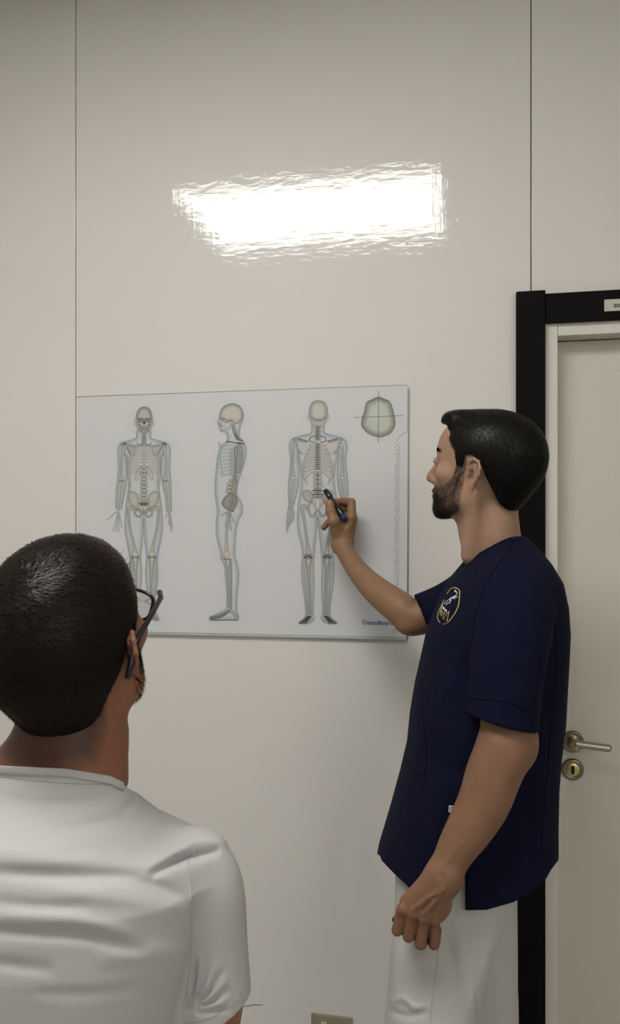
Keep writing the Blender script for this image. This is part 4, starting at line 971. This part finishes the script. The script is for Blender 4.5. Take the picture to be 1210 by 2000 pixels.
# beard and brows
def shell_pts(Hd, field_local, n, box_lo, box_hi, off=.0):
    p = rng.uniform(box_lo, box_hi, (n, 3)).astype(np.float32)
    for _ in range(4): d = field_local(p); g_ = grad(field_local, p); p = (p-d[:, None]*g_).astype(np.float32)
    return p, grad(field_local, p)
def beard(Hd, n, mask, length, width, chinlen, parent, thin=1.0):
    hf = lambda Q: head_field(Q, None)
    p, nn = shell_pts(Hd, hf, n, (-.01, -.075, -.12), (.11, .075, .045)); m = mask(p); ch_ = np.clip((p[:, 0]-.05)/.025, 0, 1)*np.clip((-.040-p[:, 2])/.02, 0, 1); m = m*(thin+(1-thin)*ch_); keep = (rng.random(n) < m) & (np.abs(hf(p)) < .002); p = p[keep]; nn = nn[keep]
    dd = np.tile([.25, 0, -1.], (len(p), 1))+rng.normal(0, .3, (len(p), 3)); dd -= nn*(dd*nn).sum(1)[:, None]*.8; dd /= np.linalg.norm(dd, axis=1)[:, None]
    dd += nn*.55; dd /= np.linalg.norm(dd, axis=1)[:, None]
    L = length+chinlen*np.clip((p[:, 0]-.055)/.03, 0, 1)*np.clip((-.045-p[:, 2])/.02, 0, 1); L *= rng.uniform(.6, 1.15, len(p))
    X, F = ribbons(p, dd, nn, L, width*rng.uniform(.7, 1.2, len(p)), .1, 2)
    return Hd.out(X), F
X, F = beard(HA, 60000, beard_mask, .0045, .00045, .0030, manA, .50)
bt = [(X, F)]
mesh_np('beard', w3(X), F, M['beard'], manA)
r_, s_ = brow_roots(HA, 900); nn = grad(lambda Q: head_field(Q, None), r_); dd = np.stack([-.5*np.ones(900), s_*.8, .25*np.ones(900)], 1); dd /= np.linalg.norm(dd, axis=1)[:, None]
hf_ = head_field(r_.astype(np.float32), None); r_ = r_-nn*hf_[:, None]
for sg in (1, -1):
    k_ = s_ == sg; X, F = ribbons(r_[k_], (dd+nn*.25)[k_], nn[k_], np.full(k_.sum(), .009), np.full(k_.sum(), .0013), .1, 2); mesh_np('eyebrow', w3(HA.out(X)), F, M['hair'], manA)

# trousers and shoes
legN = [row(1690, 775, 1000, 1.44, .105), row(1780, 770, 985, 1.42, .092), row(1850, 765, 958, 1.40, .088), row(1930, 758, 938, 1.39, .085), row(2000, 751, 922, 1.38, .083), row(2200, 770, 905, 1.38, .072), row(2450, 800, 900, 1.38, .062), row(2740, 815, 905, 1.38, .056)]
legF = [row(1690, 790, 1004, 1.56, .105), row(1780, 830, 1005, 1.57, .095), row(1900, 850, 1006, 1.58, .092), row(2000, 868, 1008, 1.58, .088), row(2200, 900, 1010, 1.60, .072), row(2450, 915, 1005, 1.60, .062), row(2520, 915, 1002, 1.60, .058)]
zf = .055
def fA_pants(P):
    a = slices(P, legN); b = slices(P, legF); d = smin(a, b, .004)
    x, y = px2(P)
    for pts, amp, wd in (([(975, 1785), (955, 1850), (930, 1930), (905, 2000)], .004, 10), ([(868, 1830), (880, 1880), (890, 1950), (900, 2010)], -.007, 12), ([(885, 1800), (900, 1850), (905, 1900)], .004, 12), ([(925, 1830), (918, 1900), (925, 1980)], .004, 10),
        ([(760, 1960), (785, 1950), (810, 1968), (835, 1962)], .004, 6), ([(758, 1975), (800, 1985), (838, 1975)], -.004, 6), ([(790, 1870), (830, 1880), (850, 1875)], .003, 9), ([(960, 1850), (985, 1880), (1000, 1950)], -.003, 12)):
        d = d-foldf(P, pts, amp, wd)
    return smax(smax(d, zf-P[:, 2], .004), P[:, 2]-1.0, .004)
pv, pf = extract(fA_pants, (.10, 1.27, .04), (.46, 1.70, 1.02), .0042, newton=1)
pants = mesh_np('trousers', w3(pv), pf, M['pants'], manA); DP = Drape(pv, pf)
tubes('seam', [DP.line([(860, 1790), (856, 1850), (850, 1900), (843, 1960), (839, 2005)], .0006, 6, .0002)], M['pantsseam'], pants)
tubes('pocket_seam', [DP.line([(769, 1745), (776, 1755), (788, 1760), (800, 1762)], .0005, 6, .0002)], M['pantsseam'], pants)
tubes('seam', [DP.line([(925, 1942), (929, 1970), (932, 2005)], .0006, 6, .0002)], M['pantsseam'], pants)
def shoes(ank, fw, parent, mt):
    fw = np.array([*fw, 0.]); fw /= np.linalg.norm(fw)
    for a in ank:
        a = np.array(a)
        def fs(P, a=a):
            d = capf(P, a+fw*-.05+[0, 0, .042], a+fw*.14+[0, 0, .034], .040, .034); d = smin(d, ellf(P, a+[0, 0, .075], (.05, .05, .05)), .02)
            return smax(d, .001-P[:, 2], .004)
        pv, pf = extract(fs, a-np.array([.26, .26, .01]), a+np.array([.26, .26, .14]), .007, 1); mesh_np('shoe', w3(pv), pf, mt, parent)
kN = 1.38/FPX; kF = 1.60/FPX
shoes([((858-CX)*kN, 1.38, 0), ((958-CX)*kF, 1.60, 0)], (-1, .25), manA, M['shoe'])

# marker in the writing hand
tipm = V(635.5, 958.5, 1.955); endm = V(673.5, 1014.5, 1.865); ax_ = endm-tipm; ln = np.linalg.norm(ax_); ax_ /= ln
mk = tag(empty('marker_pen', tuple(w3(tipm))), 'black marker pen with blue end held against the board', 'marker')
def along(ts): return w3(np.array([tipm+ax_*t for t in ts]))
tubes('cap', [(along([0, .001, .004, .034, .0345]), [.0045, .0066, .0070, .0072, .0060])], M['marker'], mk, 20)
tubes('barrel', [(along([.0345, .036, .050, .060, ln-.014, ln-.0135]), [.0058, .0066, .0070, .0080, .0080, .0070])], M['marker'], mk, 20)
tubes('end_plug', [(along([ln-.0135, ln-.013, ln-.002, ln]), [.0070, .0078, .0074, .0062])], M['markerblue'], mk, 20)
c0 = V(768.5, 1792, 1.315); c1 = V(790, 1818, 1.300)  # the black bit in the lowered fist is a marker cap
tag(tubes('small_pen', [(w3(np.array([c0, c0*.95+c1*.05, c1])), [.0045, .0060, .0062])], M['marker'], None, 16), 'small black pen barely poking out of the lowered fist beside the trousers', 'pen')

# ================================================================= the man in front, seen from behind
DB = .935
psi = math.radians(12)
HB = Head(V(141, 1272, DB), frame((math.sin(psi), math.cos(psi)), math.radians(18), math.radians(-2)), 1.05)
def fB_skin(P):
    d = HB.field(P)
    n = chain(P, [(V(150, 1340, .95), .057), (V(143, 1420, .935), .0565), (V(140, 1500, .925), .0575), (V(135, 1560, .92), .060)], .02)
    n = smin(n, capf(P, V(120, 1470, .915), V(-30, 1570, .925), .032, .05), .04)
    sl_ = smax(slices(P, [row(1425, 42, 245, .93, .054, 2), row(1460, 16, 243, .928, .057, 2), row(1485, -16, 239, .922, .0615, 2), row(1530, -42, 244, .915, .068, 2)]), P[:, 2]-V(0, 1425, .93)[2], .01); n = smin(n, smax(sl_, V(0, 1535, .92)[2]-P[:, 2], .004), .01)
    return smin(d, n, .022)
pv, pf = extract(fB_skin, (-.45, .78, 1.20), (-.14, 1.12, 1.57), .0022)
q = HB.loc(pv); aq = np.abs(q[:, 1]); col = np.tile(SKIN*np.array([.80, .60, .52]), (len(pv), 1)); x, y = px2(pv)
ru = .6*np.exp(-(((q[:, 0]+.008)/.025)**2+((aq-.078)/.014)**2+(q[:, 2]/.035)**2))+.5*np.exp(-(((x-90)/110)**2+((y-1480)/55)**2)); col *= 1-np.clip(ru, 0, .8)[:, None]*np.array([.10, .5, .5])
def hairlineB(x): return np.interp(x, [-.13, -.075, -.060, -.045, -.030, -.018, -.004, .010, .020, .034, .045, .055, .064, .075, .12], [-.075, -.075, -.060, -.048, -.020, .010, .030, .030, -.005, .0, .045, .055, .062, .080, .090])
hb = np.clip((q[:, 2]-hairlineB(q[:, 0])+.022)/.022, 0, 1)*(aq < .082)*(q[:, 0] < -.02)
wig = .012*np.sin(x/14.)*0
col = col*(1-.8*hb[:, None])+np.array([.035, .020, .014])*.8*hb[:, None]
manB = tag(empty('person', tuple(w3(np.array([-.27, .93, 0])))), 'person with short dark hair and white t-shirt seen from behind', 'person')
def fB_arm(P):
    return chain(P, [(V(402, 1745, .90), .028), (V(410, 1840, .90), .031), (V(409, 1950, .90), .0330), (V(412, 2120, .91), .035), (V(415, 2260, .95), .033), (V(400, 2420, 1.02), .026), (V(395, 2500, 1.05), .024)], .02)
pa, fa = extract(fB_arm, (-.20, .82, .80), (-.03, 1.12, 1.16), .004)
ca = np.tile(SKIN*np.array([.80, .60, .52]), (len(pa), 1))
ha = V(393, 2560, 1.07); hp = []
def fB_hand(P):
    d = ellf(P, ha, (.016, .040, .048))
    for i, dv in enumerate((-.028, -.010, .009, .027)):
        b0 = ha+np.array([0, dv*.8, -.030]); b1 = ha+np.array([-.004, dv, -.072+abs(i-1.4)*.005]); b2 = ha+np.array([-.020, dv, -.098+abs(i-1.4)*.008])
        d = smin(d, chain(P, [(b0, .0105), (b1, .0090), (b2, .0080)], .002), .005)
    d = smin(d, chain(P, [(ha+np.array([0, .030, .010]), .013), (ha+np.array([-.012, .052, -.022]), .0105), (ha+np.array([-.020, .056, -.048]), .0090)], .003), .008)
    return smin(d, capf(P, V(396, 2490, 1.05), ha, .024, .020), .012)
ph, fh = extract(fB_hand, ha-np.array([.06, .09, .13]), ha+np.array([.06, .09, .09]), .003); ch = np.tile(SKIN*np.array([.80, .60, .52]), (len(ph), 1))
cT = [row(1540, 70, 210, .925, .06, 2), row(1620, 0, 300, .915, .085, 2.2), row(1720, -90, 350, .91, .095, 2.3), row(2100, -50, 320, .92, .09, 2.3), row(2500, -50, 320, .93, .09, 2.3)]
aL_ = [(np.array([2*V(133, 1700, .905)[0]-p[0], p[1], p[2]]), r_) for p, r_ in [(V(402, 1745, .90), .028), (V(410, 1840, .90), .031), (V(409, 1950, .90), .0330), (V(412, 2120, .91), .035), (V(415, 2260, .95), .033), (V(400, 2420, 1.02), .026), (V(395, 2500, 1.05), .024), (V(393, 2620, 1.07), .028)]]
cp, cf = extract(lambda P: core(P, cT, [[(V(330, 1720, .905), .035), (V(408, 1745, .90), .030), (V(418, 1840, .90), .031)], [(V(-60, 1720, .905), .035), *aL_]]), (-.72, .80, .55), (-.02, 1.14, 1.26), .007)
v_, f_, c_ = merge([(pv, pf, col), (pa, fa, ca), (ph, fh, ch), (cp, cf, SKIN*np.array([.80, .60, .52]))]); mesh_np('body', w3(v_), f_, M['skin'], manB, col=c_); eyes(HB, manB)
# hair: short cap plus many short blades, longer and shinier on the crown
def fB_hairL(Q):
    A = Q.copy(); A[:, 1] = np.abs(A[:, 1])
    d = ellf(A, (-.013, 0, .043), (.1020, .0790, .0815)); d = smin(d, ellf(A, (-.044, 0, .008), (.0655, .0640, .068)), .03)
    d = smin(d, ellf(A, (-.048, 0, -.040), (.036, .046, .040)), .02)
    d = smin(d, ellf(A, (.010, 0, .072), (.082, .062, .055)), .02)
    wav = .004*np.sin(Q[:, 1]*95+1.5)*np.clip((-.05-Q[:, 0])/.02, 0, 1)
    return smax(d, hairlineB(A[:, 0])+wav-A[:, 2], .003)
def fB_hair(P): return fB_hairL(HB.loc(P))*1.05
pv, pf = extract(fB_hair, HB.C-np.array([.15, .15, .12]), HB.C+np.array([.15, .15, .17]), .0028, 1)
q = HB.loc(pv)
def flowB(q):     # whorl on the crown, combed forward and down
    f = np.zeros_like(q, dtype=float); cx, cy = -.065, .015; rx, ry = q[:, 0]-cx, q[:, 1]-cy; r = np.hypot(rx, ry)+1e-6
    f[:, 0] = rx/r*.9-ry/r*.6; f[:, 1] = ry/r*.9+rx/r*.6; f[:, 2] = -.7*np.clip(1-(q[:, 2]-.02)/.08, 0, 1); return f
top = q[:, 2] > .065
a1 = strands(HB, pv, 10000, flowB, .012, .0014, fB_hairL, jitter=.6, curl=.35, lift=.30, sel=(q[:, 2]+rng.normal(0, .012, len(q)) > .062))
a2 = strands(HB, pv, 22000, flowB, .0060, .00055, fB_hairL, jitter=.3, curl=.15, lift=.35, sel=(q[:, 2] > hairlineB(q[:, 0])+.001))
hair_mesh([(pv, pf), a1, a2], M['hair2'], M['strand2'], manB)
X, F = beard(HB, 40000, lambda q: beard_mask(q+np.array([.014, 0, 0], np.float32)), .007, .0006, .006, manB); mesh_np('beard', w3(X), F, M['hair'], manB)
# glasses
gl_ = tag(empty('glasses', tuple(w3(HB.C))), 'black framed glasses worn by the person in the white t-shirt', 'glasses')
def hl(l): return w3(HB.out(np.array(l, float)))
for s_ in (1, -1):
    tubes('temple', [(hl([(-.040, .0820*s_, -.012), (-.022, .0835*s_, .006), (.0, .0825*s_, .017), (.05, .0790*s_, .023), (.088, .075*s_, .027), (.098, .070*s_, .030)]), [.0030, .0040, .0036, .0032, .0034, .0036])], M['frame'], gl_, 8)
    rim = [(.100-.020*((y*s_)/.07)**2*1.0, y*1.0, z) for y, z in [(s_*yy, zz) for yy, zz in ((.010, .030), (.038, .036), (.066, .031), (.063, .014), (.052, .000), (.035, -.004), (.016, .000), (.009, .014))]]
    rc = cr(rim, 6, True); rc = np.vstack([rc, rc[:1]])
    rr = tubes('rim', [(hl(rc), .0022)], M['frame'], gl_, 8)
    cen = rc[:-1].mean(0); Vt = np.vstack([rc[:-1], cen]); n = len(rc)-1
    me = bpy.data.meshes.new('lens'); Vf = hl(Vt); Vb_ = hl(Vt-np.array([.0015, 0, 0])); fs_ = [(i, (i+1) % n, n) for i in range(n)]+[(n+1+(i+1) % n, n+1+i, 2*n+1) for i in range(n)]+[(i, n+1+i, n+1+(i+1) % n, (i+1) % n) for i in range(n)]
    me.from_pydata(np.vstack([Vf, Vb_]).tolist(), [], fs_); me.update(); link('lens', me, M['lens'], gl_)
tubes('bridge', [(hl([(.101, .010, .024), (.106, 0, .027), (.101, -.010, .024)]), .0022)], M['frame'], gl_)

# t-shirt
teT = [row(1485, -30, 244, .920, .0655, 2), row(1530, -55, 252, .915, .076, 2), row(1560, -64, 262, .910, .090, 2.1), row(1590, -90, 284, .905, .102, 2.2), row(1620, -115, 320, .905, .110, 2.3), row(1652, -128, 380, .905, .117, 2.5), row(1700, -135, 414, .905, .124, 2.5), row(1800, -125, 400, .905, .128, 2.5), row(1900, -100, 370, .905, .126, 2.5), row(2000, -92, 360, .91, .124, 2.5), row(2200, -80, 350, .92, .12, 2.5), row(2500, -85, 355, .93, .12, 2.5), row(2560, -85, 355, .93, .12, 2.5)]
tsl = [(V(378, 1695, .905), .044), (V(404, 1745, .90), .0410), (V(412, 1840, .90), .0400), (V(409, 1960, .90), .0465), (V(407, 2030, .90), .0485)]
tcut = (V(420, 1968, .90), np.array([.42, 0, -.90])); tcut = (tcut[0], tcut[1]/np.linalg.norm(tcut[1]))
tslL = [((a[0]*-1+2*V(133, 1700, .905)[0], a[1], a[2]), r) for a, r in tsl]; tslL = [(np.array(a), r) for a, r in tslL]
tcutL = (np.array([-tcut[0][0]+2*V(133, 1700, .905)[0], tcut[0][1], tcut[0][2]]), tcut[1]*np.array([-1, 1, 1]))
def fold(P, pts, amp, wd, y0=None):
    return amp*np.exp(-(line2(P, pts)/wd)**2)
FB = [([(-90, 1700), (60, 1708), (170, 1712), (260, 1716), (330, 1742), (370, 1760)], -.0085, 15), ([(-90, 1672), (60, 1680), (200, 1684), (290, 1688), (350, 1660)], .0050, 18), ([(90, 1624), (180, 1608), (290, 1600)], -.0030, 10),
 ([(-90, 1812), (60, 1822), (140, 1824), (210, 1836), (290, 1862)], -.0070, 13), ([(-90, 1786), (80, 1792), (160, 1798), (260, 1826)], .0045, 15), ([(290, 1712), (330, 1690), (370, 1674), (430, 1662)], -.011, 8), ([(280, 1700), (330, 1668), (385, 1642), (445, 1646)], .0060, 9),
 ([(-60, 1876), (40, 1886), (110, 1896)], -.0035, 14), ([(100, 1745), (200, 1752), (310, 1768)], .0030, 16), ([(60, 1938), (180, 1940), (280, 1928)], -.0022, 12), ([(180, 1876), (280, 1864), (370, 1862)], .0030, 20), ([(-20, 1760), (90, 1772), (180, 1768)], -.0030, 12),
 ([(-20, 1556), (100, 1566), (220, 1562)], -.0020, 9), ([(262, 1556), (236, 1590), (160, 1616)], -.0020, 9)]
for k in range(9):
    a = math.radians(-4+k*10); L0 = 96-abs(k-3)*4; c_, s_ = math.cos(a), math.sin(a)
    FB.append(([(356, 1966), (362+L0*.45*c_+7*s_, 1964-L0*.45*s_+9*c_), (362+L0*c_, 1962-L0*s_*1.35)], .0022 if k % 2 else -.0042, 4.2))
def fB_tee(P):
    d = slices(P, teT); d = smax(d, P[:, 2]-V(0, 1480, .86)[2], .003); t = limb(P, tsl); tL = limb(P, tslL)
    t = smax(t, (P-tcut[0])@tcut[1], .002); t = smax(t, -smax(chain(P, [(a, r-.0105) for a, r in tsl[1:]], .02), -((P-tcut[0])@tcut[1]+.012), .002), .001)
    tL = smax(tL, (P-tcutL[0])@tcutL[1], .002)
    d = smin(d, t, .016); d = smin(d, tL, .016)
    d = smin(d, ellf(P, V(335, 1672, .905), (.045, .06, .018)), .02)
    for pts, a, wd in FB: d = d-foldf(P, pts, a*(.78 if wd > 8.5 else 1), wd)
    x, y = px2(P); neckw = np.interp(x, [-80, 0, 130, 215, 240, 260], [1496, 1500, 1506, 1520, 1532, 1546])+np.clip((P[:, 1]-.93)/.07, 0, 1)*30
    d = smax(d, (neckw-y)/FPX*P[:, 1], .0015)
    
    return smax(d, .66-P[:, 2], .003)
pv, pf = extract(fB_tee, (-.62, .76, .65), (-.06, 1.06, 1.30), .0030, 1)
tee = mesh_np('t_shirt', w3(pv), pf, M['tee'], manB); DTe = Drape(pv, pf)
def fB_collar(P):
    d = slices(P, teT)-.0022; x, y = px2(P); nw = np.interp(x, [-80, 0, 130, 215, 240, 260], [1492, 1495, 1501, 1515, 1527, 1541])+np.clip((P[:, 1]-.93)/.07, 0, 1)*30
    d = smax(d, -slices(P, teT)-.006, .002)
    d = smax(d, (x-243)/FPX*.9, .002)
    return smax(smax(d, (nw-y)/FPX*.86, .002), (y-nw-17)/FPX*.86, .002)
cp, cf = extract(fB_collar, (-.42, .82, 1.20), (-.16, 1.04, 1.30), .0018, 2)
mesh_np('collar', w3(cp), cf, M['tee'], tee)
tubes('collar_seam', [DTe.line([(-2, 1517), (60, 1524), (130, 1530), (190, 1532), (221, 1534)], .0004, 8, .0002)], M['teeseam'], tee)
tubes('sleeve_seam', [DTe.line([(384, 1652), (366, 1690), (371, 1730), (374, 1790), (373, 1860), (366, 1930), (363, 1950)], .0008, 8, .0003)], M['tee'], tee)
cuffp = [DTe.line([(474, 1925), (462, 1950), (440, 1972), (410, 1988), (380, 1996), (362, 1998)], .0005, 8, .0002)]
tubes('cuff_seam', cuffp, M['teeseam'], tee)
# lower body of the front man, below the picture
legs = [[row(2440, -85, 140, .93, .115), row(2700, -70, 120, .93, .09), row(3300, -50, 90, .93, .065), row(3560, -45, 80, .93, .055)], [row(2440, 130, 355, .93, .115), row(2700, 150, 340, .93, .09), row(3300, 180, 320, .93, .065), row(3560, 185, 315, .93, .055)]]
def fB_legs(P):
    d = smin(slices(P, legs[0]), slices(P, legs[1]), .02); return smax(smax(d, .055-P[:, 2], .004), P[:, 2]-.70, .004)
pv, pf = extract(fB_legs, (-.46, .78, .04), (-.10, 1.10, .74), .008, 1); mesh_np('trousers', w3(pv), pf, M['jeans'], manB)
kB = .93/FPX; shoes([((17-CX)*kB, .92, 0), ((250-CX)*kB, .92, 0)], (.15, 1), manB, M['shoe'])
